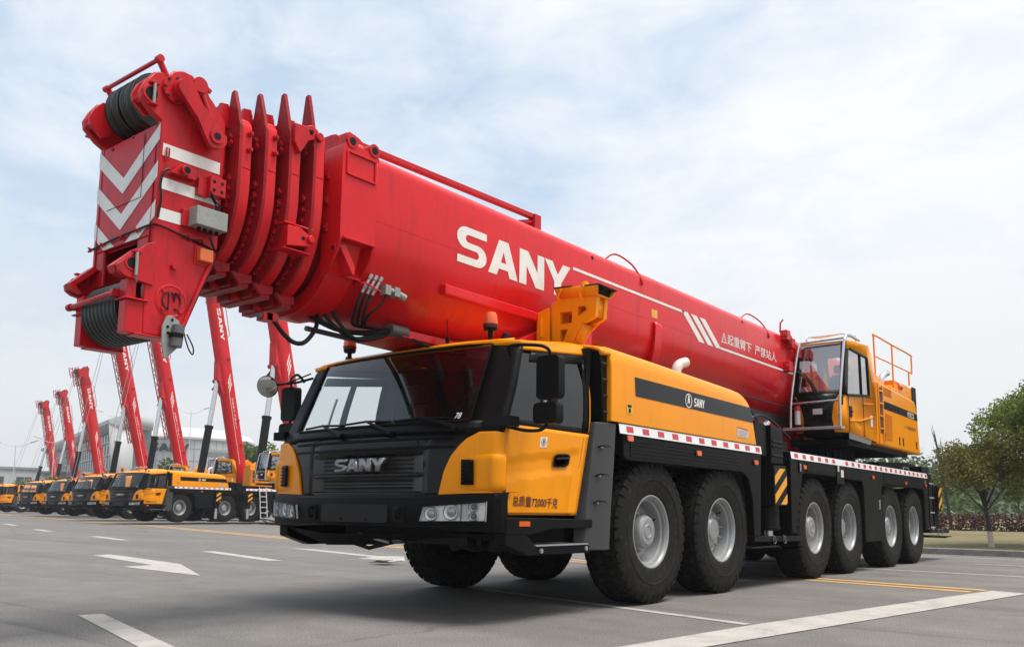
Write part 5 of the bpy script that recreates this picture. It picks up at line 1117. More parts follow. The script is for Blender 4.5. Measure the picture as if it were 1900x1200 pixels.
# ================================================================== cranes parked behind, booms raised
def lattice(mb, l0, l1, x, s, w, xf, m, n):
    c = [(x-w, s-w), (x+w, s-w), (x+w, s+w), (x-w, s+w)]
    for a, b in c: mb.tube([xf(a, b, l0), xf(a, b, l1)], .04, m, 4, False)
    st = (l1-l0)/n
    for k in range(n):
        for i in range(4):
            p, q = c[i], c[(i+1) % 4]
            if k % 2: p, q = q, p
            mb.tube([xf(*p, l0+st*k), xf(*q, l0+st*(k+1))], .022, m, 4, False)
def raised_boom(T, yp, L=12.6, e=75, jib=True, wide=1.0):
    pv = Vector((0, yp, 2.75)); ce, se = cos(R(e)), sin(R(e))
    d = Vector((0, -ce, se)); nrm = Vector((0, se, ce))
    xf = lambda x, s, l: pv+Vector((x*wide, 0, 0))+d*l+nrm*s*wide
    sec = bsec(.55, .62, .05, -.66)
    b = MB(); b.grid([[xf(x, s, l) for x, s in sec] for l in (-.5, L*.4, L-1.7)], 'red', closed=True); bo = b.obj('boom', T, angle=30)
    for k in range(4):
        b = MB(); o = bsec(.53-.035*k, .60-.03*k, .05, -.62+.05*k); l = L-1.75+.20*k
        b.grid([[xf(x, s, q) for x, s in o] for q in (l, l+.26)], 'redhead', closed=True)
        o1 = bsec(.55-.035*k, .62-.03*k, .05, -.66+.05*k, .06); b.grid([[xf(x, s, q) for x, s in o1] for q in (l+.07, l+.16)], 'redhead', closed=True); b.add([xf(x, s, l+.16) for x, s in o1], [tuple(range(len(o1)))], 'redhead'); b.obj('telescopic_section', bo, angle=30)
    b = MB()
    for s in (-.42, .38): b.add([xf(s*1.0+o, q, l) for o in (0, .04) for q, l in ((-.75, L-.9), (.45, L-.9), (.62, L-.35), (.5, L+.1), (.2, L-.05), (-.3, L-.2), (-.95, L-.1), (-1.05, L-.35))], [tuple(range(8)), tuple(range(15, 7, -1))]+[(i, (i+1) % 8, 8+(i+1) % 8, 8+i) for i in range(8)], 'redhead')
    for s, l in ((.35, L-.25), (-.8, L-.35)):
        b.tube([xf(-.34, s, l), xf(.34, s, l)], .26, 'sheave', 16)
    b.obj('boom_head', bo)
    q = MB(); vf = LET; q.add([xf(.553, .02+.40*v-.18, L-2.1-2.1*u) for u, v in vf[0]], vf[1], 'white')
    q.add([xf(.555, .16, l) for l in (L-4.4, L-6.4)]+[xf(.555, .11, l) for l in (L-6.4, L-4.4)], [(0, 1, 2, 3)], 'white') if False else None
    for k in range(3): q.add([xf(.553, s, l) for s, l in ((.30, L-6.3-.28*k), (.30, L-6.47-.28*k), (-.12, L-7.05-.28*k), (-.12, L-6.88-.28*k))], [(0, 1, 2, 3)], 'white')
    q.add([xf(.553, s, l) for s, l in ((-.10, L-7.6), (-.10, .8), (-.14, .8), (-.14, L-7.6))], [(0, 1, 2, 3)], 'white')
    t = fit01(text_faces('\u8d77\u91cd\u81c2\u4e0b \u4e25\u7981\u7ad9\u4eba', .004)); q.add([xf(.553, .04+.17*v, L-7.9-2.0*u) for u, v in t[0]], t[1], 'white'); q.obj('boom_lettering', bo, recalc=False)
    b = MB(); lc = 6.3
    b.add([xf(x, s, l) for x in (-.35, .35) for s, l in ((-.60, lc-1.0), (-.60, lc+1.3), (-.95, lc+.2), (-.95, lc-.15))], [(0, 1, 2, 3), (7, 6, 5, 4), (0, 4, 5, 1), (1, 5, 6, 2), (2, 6, 7, 3), (3, 7, 4, 0)], 'red'); b.tube([xf(-.5, -.86, lc), xf(.55, -.86, lc)], .13, 'redhead', 12)
    b.add([xf(-.62, -.5, lc-.1), xf(-.62, -1.2, lc-.5), xf(-.55, -1.2, lc-.5), xf(-.62, -.55, lc-.75)], [(0, 1, 2, 3)], 'redhead'); b.obj('cylinder_bracket', bo)
    b = MB()
    for l in (2.0, 3.6, 7.6): b.box(0, .001, 0, .001, 0, .001, 'redhead') if False else b.tube([xf(.50, .35, l), xf(.72, .40, l)], .08, 'redhead', 8)
    b.tube([xf(.30, .66, .8), xf(.30, .80, L-3.2)], .02, 'redhead', 5); b.tube([xf(.56, .62, L-4.0), xf(.66, .78, L-3.9), xf(.66, .80, L-1.9)], .025, 'redhead', 5); b.obj('boom_fitting', bo)
    foot = Vector((0, yp-3.0, 2.35)); top = xf(0, -.86, lc); mid = foot.lerp(top, .52)
    b = MB(); b.tube([foot, mid], .23, 'dark', 16); b.tube([mid, mid+(top-mid)*.05], .27, 'dark', 16); b.tube([mid, top], .15, 'steel', 14); b.obj('lift_cylinder', T)
    b = MB()
    if jib: b.tube([xf(-.2, -.9, L-.4), (-.2, yp-6.6, 2.4)], .018, 'greybox', 5); b.tube([xf(.1, -.9, L-.4), (.1, yp-6.2, 2.4)], .018, 'greybox', 5); b.obj('hoist_rope', T)
    if jib:
        b = MB(); lattice(b, 3.2, L-.9, -.95, -.25, .26, xf, 'redhead', 16); lattice(b, L-.9, L+.1, -.95, -.75, .42, xf, 'redhead', 3); lattice(b, L-1.8, L-.3, -.95, -.6, .30, xf, 'redhead', 3)
        for l in (3.4, 6.5, L-2): b.tube([xf(-.95, -.2, l), xf(-.5, -.1, l)], .05, 'redhead', 6)
        b.obj('lattice_jib', T)
    return bo
def bg_skirts(T):
    skirt(T, [(1.60, 1.61), (1.60, 1.45), (1.75, 1.42), (2.85, 1.42), (3.0, 1.30), (3.1, .70), (4.05, .70), (4.1, 1.42), (5.6, 1.42), (5.7, 1.0), (5.9, 1.0), (5.95, 1.42), (7.2, 1.42), (7.3, .6), (7.9, .6), (8.0, 1.42), (10.1, 1.42), (10.2, .6), (10.9, .6), (11.0, 1.42), (13.35, 1.4), (13.35, 1.61)])
    side_bits(T, [(3.4, 1.5), (7.4, 1.5)])
GROUP = 'yellow and red mobile cranes'
def bg_crane(x, y, rz, label, yp, L, e, jib, wide=1.0, sc=1.0, boomonly=False):
    c = empty('mobile_crane', label, 'crane', (x, y, .10), R(rz), GROUP); c.scale = (sc,)*3
    for o in SHARED:
        k_ = copy_tree(o, c)
        if o.name.split('.')[0] == 'operator_cab': k_.location.y = -1.1
    for o in BG_EXTRA: copy_tree(o, c)
    raised_boom(c, yp, L, e, jib, wide)
    return c
# parts only the parked cranes have: own wheel bases, skirts and outriggers set down on pads
PX = empty('mobile_crane', 'truck crane at the front of the parked row, its ladder leaning against the deck', 'crane', (0, 0, 0), 0, GROUP)
for i, yy in enumerate((2.25, 4.92, 6.55, 9.1, 11.7)):
    for s in (1, -1): wheel(PX, s*1.22, yy, 'hub', 23*i)
bg_skirts(PX); outrigger(PX, 4.35, .10, .30); outrigger(PX, 5.95, .55, .30)
BG_EXTRA = kids(PX)
CR = [ # x, y, rz, label, boom pivot, boom length, elevation, jib, width
 (-33.88, 15.42, 6, 'truck crane at the front of the parked row, with an aluminium ladder against its deck', 11.2, 13.2, 75, False, .78),
 (-42.4, 17.6, 5, 'second parked truck crane from the right, red boom rising behind the first one\u2019s hood', 10.6, 13.0, 76, False, .68),
 (-53.4, 21.0, 5, 'third parked truck crane from the right, its cab just left of the second', 9.8, 13.0, 74, True, .66),
 (-60.9, 22.4, 5, 'fourth parked truck crane from the right, boom with lattice jib beside the glass building', 9.5, 13.2, 74, True, .66),
 (-78.0, 26.4, 5, 'fifth parked truck crane from the right, leftmost cab, cut by the picture edge', 10.4, 11.6, 76, True, .70),
]
CR_OBJ = []
for k, a in enumerate(CR):
    CR_OBJ.append(bg_crane(*a))
for o in PX.children_recursive: bpy.data.objects.remove(o)
bpy.data.objects.remove(PX)
def behind_crane(x, y, rz, label, L, e):
    c = empty('mobile_crane', label, 'crane', (x, y, 0), R(rz), GROUP)
    for o in SHARED:
        if o.name.split('.')[0] in ('operator_cab', 'superstructure', 'deck', 'slewing_ring', 'chassis_frame', 'engine_hood', 'cab', 'cab_door', 'door', 'bumper', 'reflective_strip'): copy_tree(o, c)
    for yy in (2.6, 4.6, 7.4, 9.2, 11.7):
        for s in (1, -1): wheel(c, s*1.22, yy, 'hub', 20)
    bg_skirts(c); raised_boom(c, 10.6, L, e, True, .64)
    return c
behind_crane(-104.3, 36.2, 5, 'distant truck crane, second red boom from the left edge', 12.6, 77)
behind_crane(-115.0, 38.4, 5, 'distant truck crane, leftmost and smallest red boom', 12.2, 78)
# things leaning on or lying by the first parked crane
c0 = CR_OBJ[0]; m0 = c0.matrix_basis if False else Matrix.Translation((CR[0][0], CR[0][1], .0)) @ Matrix.Rotation(R(CR[0][2]), 4, 'Z')
b = MB(m0)
for y in (6.95, 7.40): b.tube([(1.78, y, .12), (1.56, y, 1.92)], .028, 'ladder', 6)
for k in range(6): z = .30+.28*k; xx = 1.78-.22*(z-.12)/1.8; b.tube([(xx, 6.95, z), (xx, 7.40, z)], .022, 'ladder', 6)
tag(b.obj('ladder'), 'aluminium ladder leaning on the deck of the first parked crane', 'ladder')
b = MB(m0); b.prism(rrect(2.9, 4.1, 5.7, 6.9, .1), 'z', .03, .07, 'dark'); b.tube(bez([(2.2, 7.0, .05), (2.7, 7.3, .05), (3.2, 7.2, .04), (3.6, 8.6, .03), (3.3, 10.0, .03)], 20), .03, 'hose', 6); b.tube([(2.3, 6.4, .30), (3.4, 6.0, .08)], .03, 'dark', 6); b.tube([(2.3, 6.6, .30), (3.4, 6.8, .08)], .03, 'dark', 6)
tag(b.obj('support_mat'), 'flat black support mat with a hose lying before the first parked crane', 'mat')

# ================================================================== ground
def asphalt():
    m, nt, b = _mat('asphalt'); tc = N(nt, 'ShaderNodeTexCoord'); o = tc.outputs['Object']
    fine = N(nt, 'ShaderNodeTexNoise', Scale=75.0, Detail=4.0, Roughness=.78); nt.links.new(o, fine.inputs['Vector'])
    vor = N(nt, 'ShaderNodeTexVoronoi', Scale=95.0); nt.links.new(o, vor.inputs['Vector'])
    big = N(nt, 'ShaderNodeTexNoise', Scale=.28, Detail=5.0, Roughness=.6); nt.links.new(o, big.inputs['Vector'])
    mid = N(nt, 'ShaderNodeTexNoise', Scale=2.2, Detail=6.0, Roughness=.65); nt.links.new(o, mid.inputs['Vector'])
    # tyre-polished lanes run along the road
    mp = N(nt, 'ShaderNodeMapping'); mp.inputs['Rotation'].default_value = (0, 0, R(13)); mp.inputs['Scale'].default_value = (.03, .75, 1); nt.links.new(o, mp.inputs['Vector'])
    lane = N(nt, 'ShaderNodeTexNoise', Scale=1.3, Detail=3.0); nt.links.new(mp.outputs[0], lane.inputs['Vector'])
    c1 = ramp(nt, big.outputs['Fac'], [(.3, (.158, .147, .136)), (.7, (.192, .179, .166))])
    def mul(a, src, stops):
        r = ramp(nt, src, stops); mx = N(nt, 'ShaderNodeMixRGB', blend_type='MULTIPLY'); mx.inputs[0].default_value = 1
        nt.links.new(a, mx.inputs[1]); nt.links.new(r.outputs[0], mx.inputs[2]); return mx.outputs[0]
    c = mul(c1.outputs[0], mid.outputs['Fac'], [(.35, (.90,)*3), (.65, (1.06,)*3)])
    c = mul(c, lane.outputs['Fac'], [(.35, (.88,)*3), (.65, (1.08,)*3)])
    c = mul(c, fine.outputs['Fac'], [(.35, (.38,)*3), (.67, (1.62,)*3)])
    c = mul(c, vor.outputs['Distance'], [(.0, (1.22,)*3), (.5, (.88,)*3)])
    # dark oil and tyre stains
    st = N(nt, 'ShaderNodeTexNoise', Scale=.85, Detail=4.0, Roughness=.55); nt.links.new(o, st.inputs['Vector'])
    c = mul(c, st.outputs['Fac'], [(.28, (.80,)*3), (.40, (1.0,)*3)])
    # fine cracks and long tyre scuffs
    wn = N(nt, 'ShaderNodeTexNoise', Scale=1.6, Detail=4.0); nt.links.new(o, wn.inputs['Vector'])
    va = N(nt, 'ShaderNodeVectorMath', operation='MULTIPLY_ADD'); va.inputs[1].default_value = (.55,)*3; nt.links.new(wn.outputs['Color'], va.inputs[0]); nt.links.new(o, va.inputs[2])
    ck = N(nt, 'ShaderNodeTexVoronoi', Scale=.16); ck.feature = 'DISTANCE_TO_EDGE'; nt.links.new(va.outputs[0], ck.inputs['Vector'])
    c = mul(c, ck.outputs['Distance'], [(.0, (.62,)*3), (.0035, (1.0,)*3)])
    m2 = N(nt, 'ShaderNodeMapping'); m2.inputs['Rotation'].default_value = (0, 0, R(52)); m2.inputs['Scale'].default_value = (.10, 3.2, 1); nt.links.new(o, m2.inputs['Vector'])
    sk = N(nt, 'ShaderNodeTexNoise', Scale=1.2, Detail=5.0, Roughness=.6); nt.links.new(m2.outputs[0], sk.inputs['Vector'])
    c = mul(c, sk.outputs['Fac'], [(.30, (.70,)*3), (.42, (1.0,)*3)])
    nt.links.new(c, b.inputs['Base Color']); b.inputs['Roughness'].default_value = .82; b.inputs['Specular IOR Level'].default_value = .35
    bp = N(nt, 'ShaderNodeBump', Strength=.5, Distance=.006); nt.links.new(fine.outputs['Fac'], bp.inputs['Height']); nt.links.new(bp.outputs[0], b.inputs['Normal'])
    return m
g = MB(); g.add([(-900, -900, 0), (900, -900, 0), (900, 900, 0), (-900, 900, 0)], [(0, 1, 2, 3)], asphalt()); tag(g.obj('road'), None, None, None, 'structure')
def marking_mat(name, col):
    m, nt, b = _mat(name); tc = N(nt, 'ShaderNodeTexCoord'); o = tc.outputs['Object']
    f = N(nt, 'ShaderNodeTexNoise', Scale=90.0, Detail=4.0, Roughness=.7); nt.links.new(o, f.inputs['Vector'])
    w = N(nt, 'ShaderNodeTexNoise', Scale=3.0, Detail=6.0, Roughness=.7); nt.links.new(o, w.inputs['Vector'])
    a = N(nt, 'ShaderNodeMath', operation='ADD'); nt.links.new(f.outputs['Fac'], a.inputs[0]); nt.links.new(w.outputs['Fac'], a.inputs[1])
    h_ = N(nt, 'ShaderNodeMath', operation='MULTIPLY'); h_.inputs[1].default_value = .5; nt.links.new(a.outputs[0], h_.inputs[0]); r = ramp(nt, h_.outputs[0], [(.37, (.14, .138, .134)), (.44, tuple(c*.78 for c in col)), (.58, col)]); nt.links.new(r.outputs[0], b.inputs['Base Color']); b.inputs['Roughness'].default_value = .75
    return m
WM = marking_mat('white_road_paint', (.43, .405, .37)); YM = marking_mat('yellow_road_paint', (.66, .36, .09))
def mark(pts, m, z=.004):
    b = MB(); b.add([(x, y, z) for x, y in pts], [tuple(range(len(pts)))], m); tag(b.obj('road_marking'), None, None, None, 'structure')
def line(pts, w, m, z=.004):
    P_ = [Vector((*p, 0)) for p in pts]; l, r = [], []
    for i, p in enumerate(P_):
        d = (P_[min(i+1, len(P_)-1)]-P_[max(i-1, 0)]).normalized(); n = Vector((-d.y, d.x, 0))*w/2; l.append(p+n); r.append(p-n)
    b = MB(); b.grid([[(p.x, p.y, z) for p in l], [(p.x, p.y, z) for p in r]], m); tag(b.obj('road_marking'), None, None, None, 'structure')
mark([(-9.75, 2.53), (-9.9, 2.93), (-6.72, 2.41), (-4.48, 1.36), (-6.69, 1.48), (-6.76, 1.97)], WM)
mark([(-9.95, 6.96), (-9.52, 7.13), (-6.58, 6.37), (-6.14, 6.64), (-5.04, 5.59), (-6.14, 5.5), (-6.37, 6.04)], WM)
for a, b_ in (((-9.85, 4.87), (-6.52, 4.02)), ((-19.0, 7.05), (-15.85, 6.31)), ((-26.6, 8.7), (-23.9, 8.0)), ((-1.5, -1.50), (1.9, -2.40)), ((-35.5, 11.2), (-32.2, 10.3))): line([a, b_], .26 if b_[0] < -5 else .19, WM)
mark([(2.36, -1.5), (2.60, .1), (2.80, 1.85), (3.62, 6.9), (4.02, 6.79), (3.30, 2.2), (3.02, .44), (2.80, -1.5)], WM, .006)
line([(-1.6, 2.77), (-.52, 2.52), (2.74, 1.77)], .11, WM)
line([(-110, 36), (-66, 23.6), (-29.5, 15.1), (-16, 11.2), (-3.48, 8.36), (.24, 7.45), (3.56, 6.93)], .15, YM); line([(-110, 35.6), (-66, 23.2), (-29.5, 14.7), (-16, 10.8), (-3.48, 7.97), (.58, 7.04), (3.46, 6.55)], .15, YM)
line([(-2, 10.35), (1.32, 10.17), (3.52, 10.04), (9, 9.7)], .13, WM); line([(2.27, 13.32), (4.2, 13.3)], .13, WM); line([(-3, 16.3), (.94, 16.05), (2.68, 16.06), (12, 16.1)], .13, WM); line([(6.4, 13.3), (9, 13.3)], .13, WM)
b = MB(); random.seed(4)
vs = [(-4.95+.55*random.random(), 4.55+.5*random.random(), .01+.07*random.random()) for k in range(14)]; b.add(vs, [(i, (i+3) % 14, (i+7) % 14) for i in range(14)], 'white'); tag(b.obj('plastic_bag', recalc=False), 'crumpled white plastic scrap on the asphalt near the far front wheel', 'litter')

# ---- kerb, lawn, hedge
def stone(): return surf('kerb_stone', (.20, .19, .18), .8, var=.25, scale=6, bump=.3, bscale=40)
kp = [(70, 18.5), (30, 17.6), (12, 17.3), (2.5, 17.25), (-2, 17.45), (-6, 18.6), (-9, 21), (-12, 27), (-15, 40), (-19, 70), (-22, 110)]
kp = [(p.x, p.y) for p in bez([(x, y, 0) for x, y in kp], 60)]
b = MB(); rows = []
for dz, off in ((0, 0), (.13, .01), (.14, .03), (.14, .16)):
    row = []
    for i, p in enumerate(kp):
        q = Vector(kp[min(i+1, len(kp)-1)])-Vector(kp[max(i-1, 0)]); n = Vector((q.y, -q.x)).normalized(); row.append((p[0]+n.x*off, p[1]+n.y*off, dz))
    rows.append(row)
b.grid(rows, stone()); tag(b.obj('kerb'), None, None, None, 'structure')
def lawn_mat():
    m, nt, b = _mat('lawn'); tc = N(nt, 'ShaderNodeTexCoord'); o = tc.outputs['Object']
    f = N(nt, 'ShaderNodeTexNoise', Scale=60.0, Detail=4.0, Roughness=.7); nt.links.new(o, f.inputs['Vector'])
    w = N(nt, 'ShaderNodeTexNoise', Scale=.55, Detail=6.0, Roughness=.65); nt.links.new(o, w.inputs['Vector'])
    r = ramp(nt, w.outputs['Fac'], [(.30, (.10, .125, .034)), (.5, (.22, .185, .080)), (.7, (.28, .22, .105))])
    mx = N(nt, 'ShaderNodeMixRGB', blend_type='MULTIPLY'); mx.inputs[0].default_value = 1; k = ramp(nt, f.outputs['Fac'], [(.3, (.5,)*3), (.7, (1.4,)*3)])
    nt.links.new(r.outputs[0], mx.inputs[1]); nt.links.new(k.outputs[0], mx.inputs[2]); nt.links.new(mx.outputs[0], b.inputs['Base Color']); b.inputs['Roughness'].default_value = .95
    bp = N(nt, 'ShaderNodeBump', Strength=1.0, Distance=.05); nt.links.new(f.outputs['Fac'], bp.inputs['Height']); nt.links.new(bp.outputs[0], b.inputs['Normal']); return m
def lz(x, y):   # height of the lawn
    d = max(0, y-17.4); return .125+.24*min(1, d/13)+(max(0, d-16)*.03 if d > 16 else 0)
b = MB(); rows = []
for k in range(30):
    t = (k/29)**1.7; row = []
    for i, p in enumerate(kp):
        q = Vector(kp[min(i+1, len(kp)-1)])-Vector(kp[max(i-1, 0)]); n = Vector((q.y, -q.x)).normalized()
        far = Vector((70+i*.3, 190-i*1.0)) if i < 20 else Vector((60-i*.5, 200))
        a = Vector(p)+n*.15; c = a.lerp(far, t); d = (c-a).length
        row.append((c.x, c.y, lz(c.x, max(c.y if i < 40 else 17.4+d, 17.4)) if k else .13))
    rows.append(row)
b.grid(rows, lawn_mat()); tag(b.obj('lawn'), None, None, None, 'structure')
def leaf_mat(name, lo, hi, tl=.25):
    m, nt, b = _mat(name); gi = N(nt, 'ShaderNodeNewGeometry'); tc = N(nt, 'ShaderNodeTexCoord')
    n = N(nt, 'ShaderNodeTexNoise', Scale=1.1, Detail=5.0, Roughness=.7); nt.links.new(tc.outputs['Object'], n.inputs['Vector'])
    a = N(nt, 'ShaderNodeMath', operation='MULTIPLY_ADD'); a.inputs[1].default_value = .45; nt.links.new(gi.outputs['Random Per Island'], a.inputs[0]); nt.links.new(n.outputs['Fac'], a.inputs[2])
    r = ramp(nt, a.outputs[0], [(.42, lo), (.95, hi)]); nt.links.new(r.outputs[0], b.inputs['Base Color']); b.inputs['Roughness'].default_value = .75; b.inputs['Specular IOR Level'].default_value = .25
    t = N(nt, 'ShaderNodeBsdfTranslucent'); nt.links.new(r.outputs[0], t.inputs[0]); mx = N(nt, 'ShaderNodeMixShader'); mx.inputs[0].default_value = tl
    nt.links.new(b.outputs[0], mx.inputs[1]); nt.links.new(t.outputs[0], mx.inputs[2]); nt.links.new(mx.outputs[0], nt.nodes['Material Output'].inputs[0]); return m
LM = {'green': leaf_mat('camphor_leaves', (.036, .062, .011), (.235, .28, .048)), 'brown': leaf_mat('young_camphor_leaves', (.050, .058, .013), (.25, .225, .055)), 'wood': leaf_mat('woodland_leaves', (.030, .052, .020), (.11, .165, .056)), 'hedge': leaf_mat('red_hedge_leaves', (.022, .011, .010), (.12, .045, .038)), 'fresh': leaf_mat('fresh_leaves', (.04, .065, .012), (.13, .19, .035))}
M['bark'] = surf('bark', (.045, .036, .028), .9, var=.4, scale=14, bump=.6, bscale=30); M['limewash'] = surf('limewashed_bark', (.50, .46, .42), .85, var=.15, scale=20, bump=.5, bscale=30, dirt=(.2, .16, .12), dirt_amt=.5); M['stake'] = surf('stake_wood', (.35, .30, .25), .8, var=.2)
def leaves(blobs, n, size, m, name, parent=None, seed=1, shell=.55, loc=None):
    rnd = random.Random(seed); v = []; f = []; tot = sum(r[0]*r[1]+r[1]*r[2] for _, r in blobs)
    for c, r in blobs:
        k = int(n*(r[0]*r[1]+r[1]*r[2])/tot)
        for _ in range(k):
            d = Vector((rnd.gauss(0, 1), rnd.gauss(0, 1), rnd.gauss(0, 1))).normalized(); q = shell+(1-shell)*rnd.random()**.6; q *= 1+.12*rnd.gauss(0, 1)
            p = Vector((c[0]+d.x*r[0]*q, c[1]+d.y*r[1]*q, c[2]+d.z*r[2]*q)); s = size*(.6+.8*rnd.random())
            a = Vector((rnd.gauss(0, 1), rnd.gauss(0, 1), rnd.gauss(0, .6)-.3)).normalized(); b_ = a.cross(Vector((rnd.gauss(0, 1), rnd.gauss(0, 1), rnd.gauss(0, 1)))).normalized()
            o = len(v); v += [p-a*s, p+b_*s*.45, p+a*s, p-b_*s*.45]; f.append((o, o+1, o+2, o+3))
    me = bpy.data.meshes.new(name); me.from_pydata([tuple(p) for p in v], [], f); me.materials.append(m); ob = bpy.data.objects.new(name, me); COL.objects.link(ob)
    if parent: ob.parent = parent
    return ob
def clumps(c, R_, n, r, seed, flat=.8, low=-.5):
    rnd = random.Random(seed); out = []
    while len(out) < n:
        d = Vector((rnd.gauss(0, 1), rnd.gauss(0, 1), rnd.gauss(0, 1))).normalized()
        if d.z < low: continue
        k = rnd.random()**.45; q = r*(.65+.7*rnd.random()); out.append(((c[0]+d.x*R_[0]*k, c[1]+d.y*R_[1]*k, c[2]+d.z*R_[2]*k), (q, q, q*flat)))
    return out
def tree(x, y, z, h, trunk_h, Rr, label, mat, n, size, seed, nclump=26, lime=False, group=None, cr=.34, tr=.055):
    t = empty('tree', label, 'tree', (x, y, z), 0, group); rnd = random.Random(seed)
    b = MB(); lean = .10; top = Vector((-lean*trunk_h, 0, trunk_h))
    pts = [Vector((0, 0, -.1)), Vector((-.2*lean, 0, trunk_h*.3)), top*.75, top, Vector((top.x, 0, h*.75))]
    if lime: b.tube([pts[0], Vector((-.03, 0, trunk_h*.40))], [tr*1.25, tr*1.1], 'limewash', 12); b.tube([Vector((-.03, 0, trunk_h*.40)), top*.75, top, pts[-1]], [tr*1.05, tr*.9, tr*.75, tr*.3], 'bark', 10)
    else: b.tube(pts, [tr*1.3, tr*1.1, tr*.9, tr*.75, tr*.3], 'bark', 10)
    bl = clumps((top.x, 0, trunk_h+(h-trunk_h)*.52), (Rr[0]-cr*.6, Rr[1]-cr*.6, (h-trunk_h)*.5-cr*.3), nclump, cr, seed)
    for c, r in bl[::2]:
        s = top*.8+Vector((0, 0, (h-trunk_h)*.25*rnd.random())); mid = s.lerp(Vector(c), .5)+Vector((0, 0, .08)); b.tube([s, mid, c], [tr*.4, tr*.25, tr*.08], 'bark', 6)
    b.obj('trunk', t); leaves(bl, n, size, LM[mat], 'crown', t, seed); return t
tree(1.62, 18.9, .15, 2.75, .95, (1.15, 1.2), 'small tree with limewashed trunk and bronze green crown on the lawn', 'brown', 22000, .034, 5, 44, True, 'trees on the lawn', .33)
tree(3.05, 19.9, .2, 4.05, 1.0, (2.0, 1.9), 'larger dark green tree at the right picture edge', 'green', 52000, .042, 11, 70, True, 'trees on the lawn', .48, .08)
# bare young tree on stakes
t = empty('bare_tree', 'thin leafless young tree held by wooden stakes before the woodland', 'tree', (-1.9, 31.8, .35)); b = MB(); rnd = random.Random(3)
b.tube([(0, 0, -.1), (-.1, 0, 1.0), (-.22, 0, 2.0), (-.38, 0, 3.2), (-.45, 0, 3.8)], [.07, .06, .05, .03, .008], 'bark', 8)
for k in range(26):
    z = .9+2.7*k/26; a = rnd.random()*6.28; l = .36*(1-.6*k/26)*(.5+.6*rnd.random()); c = Vector((-.12*z, 0, z)); b.tube([c, c+Vector((cos(a)*l*.6, sin(a)*l*.6, .25)), c+Vector((cos(a)*l, sin(a)*l, .6))], [.016, .011, .005], 'bark', 5)
b.obj('trunk', t); b = MB(); 
for dx, dy in ((.95, .2), (-.55, .1), (.1, .9)): b.tube([(-.08, 0, .75), (dx, dy, -.05)], .035, 'stake', 6)
b.obj('stake', t)
# hedge and woodland
hb = [((-9+.55*k+.1*(k % 3), 30.5+.02*k+.25*(k % 2), .62), (.55, .6, .42)) for k in range(64)]
tag(leaves(hb, 30000, .06, LM['hedge'], 'hedge', None, 9, .5), 'long clipped dark red hedge behind the lawn', 'hedge')
hl = MB(); rows = []
for j in range(14):
    y = 66+j*10; row = []
    for i in range(50): x = -95+i*6; row.append((x, y+max(0, -x*.35), max(0, 1.0+(j*.75 if j < 9 else 6.75-(j-9)*.5)+1.3*noise.noise((x*.05, y*.05, 3)))))
    rows.append(row)
hl.grid(rows, surf('wooded_slope', (.035, .05, .022), .95, var=.4, scale=.6)); tag(hl.obj('hill'), None, None, None, 'structure')
rnd = random.Random(12); bl = []
for k in range(190):
    x = -75+rnd.random()*120; y = 62+rnd.random()*42+max(0, -x*.35); hh = 1.2+2.3*rnd.random()+(y-62)*.055
    bl.append(((x, y, 1.2+hh*.55), (2.4+1.6*rnd.random(), 2.4, hh*.8)))
for k in range(70): x = -40+rnd.random()*85; bl.append(((x, 48+rnd.random()*10, 1.3), (1.0+rnd.random(), 1.0, .9+.9*rnd.random())))
tag(leaves(bl, 90000, .30, LM['wood'], 'woodland', None, 8, .7), None, None, None, 'stuff')
for k, (x, y, h, s, lb) in enumerate(((.3, 37.0, 1.9, 31, 'pale green sapling beside the limewashed trunk, behind the hedge'), (-.6, 39.0, 1.7, 37, 'pale green sapling midway between bare tree and bronze tree, behind the hedge'), (2.2, 38.0, 1.8, 41, 'rightmost pale sapling behind the hedge'))):
    tree(x, y, .75, h, .6, (.65, .6), lb, 'fresh', 900, .06, s, 8, True, 'saplings behind the hedge', .28, .03)
# trees among the parked cranes and the buildings
for k, (x, y, h, w, lb) in enumerate(((-74.5, 51.5, 8.3, 3.4, 'bright green tree between two raised booms before the white drum building'), (-70.3, 53.5, 6.5, 2.2, 'smaller bright green tree behind the first parked crane\u2019s operator cab'), (-84, 47, 5.4, 2.4, 'low green tree just behind the first parked crane\u2019s hood'), (-100, 42, 3.6, 2.4, 'low green bush-like tree behind the third parked cab'), (-106, 40.5, 3.2, 2.2, 'low green tree behind the fourth parked cab'), (-118, 47, 3.4, 2.6, 'low tree in front of the glass building, behind the fifth parked cab'))):
    tree(x, y, 0, h, 1.6, (w, w), lb, 'fresh', 3200, .24, 60+k, 16, False, 'trees among the parked cranes', w*.36, .16)

# ================================================================== buildings far behind
M['panel'] = surf('pale_panels', (.46, .47, .47), .6, var=.05, scale=.2); M['wallwhite'] = surf('white_wall', (.50, .50, .49), .7, var=.06, scale=.15, dirt=(.38, .37, .35), dirt_amt=.3)
M['facade'] = surf('grey_facade_glass', (.15, .165, .175), .18, var=.22, scale=.25); M['mullion'] = surf('mullion', (.36, .37, .37), .5); M['winglass'] = surf('window_glass', (.06, .08, .10), .15, var=.3, scale=.6); M['roofgrey'] = surf('roof_sheet', (.33, .34, .34), .45, metal=.3, var=.1, scale=.3)
A, B_ = Vector((-140.5, 70.0, 0)), Vector((-233, 98.8, 0)); dd = (B_-A).normalized(); nn = Vector((dd.y, -dd.x, 0)); LB = (B_-A).length
if nn.dot(Vector((5.7, -5, 0))-A) < 0: nn = -nn
gb = empty('glass_hall', 'grey glass hall with a curved pale roof edge behind the parked cranes', 'building', tuple(A), 0); f = lambda s, o, z: dd*s+nn*o+Vector((0, 0, z))
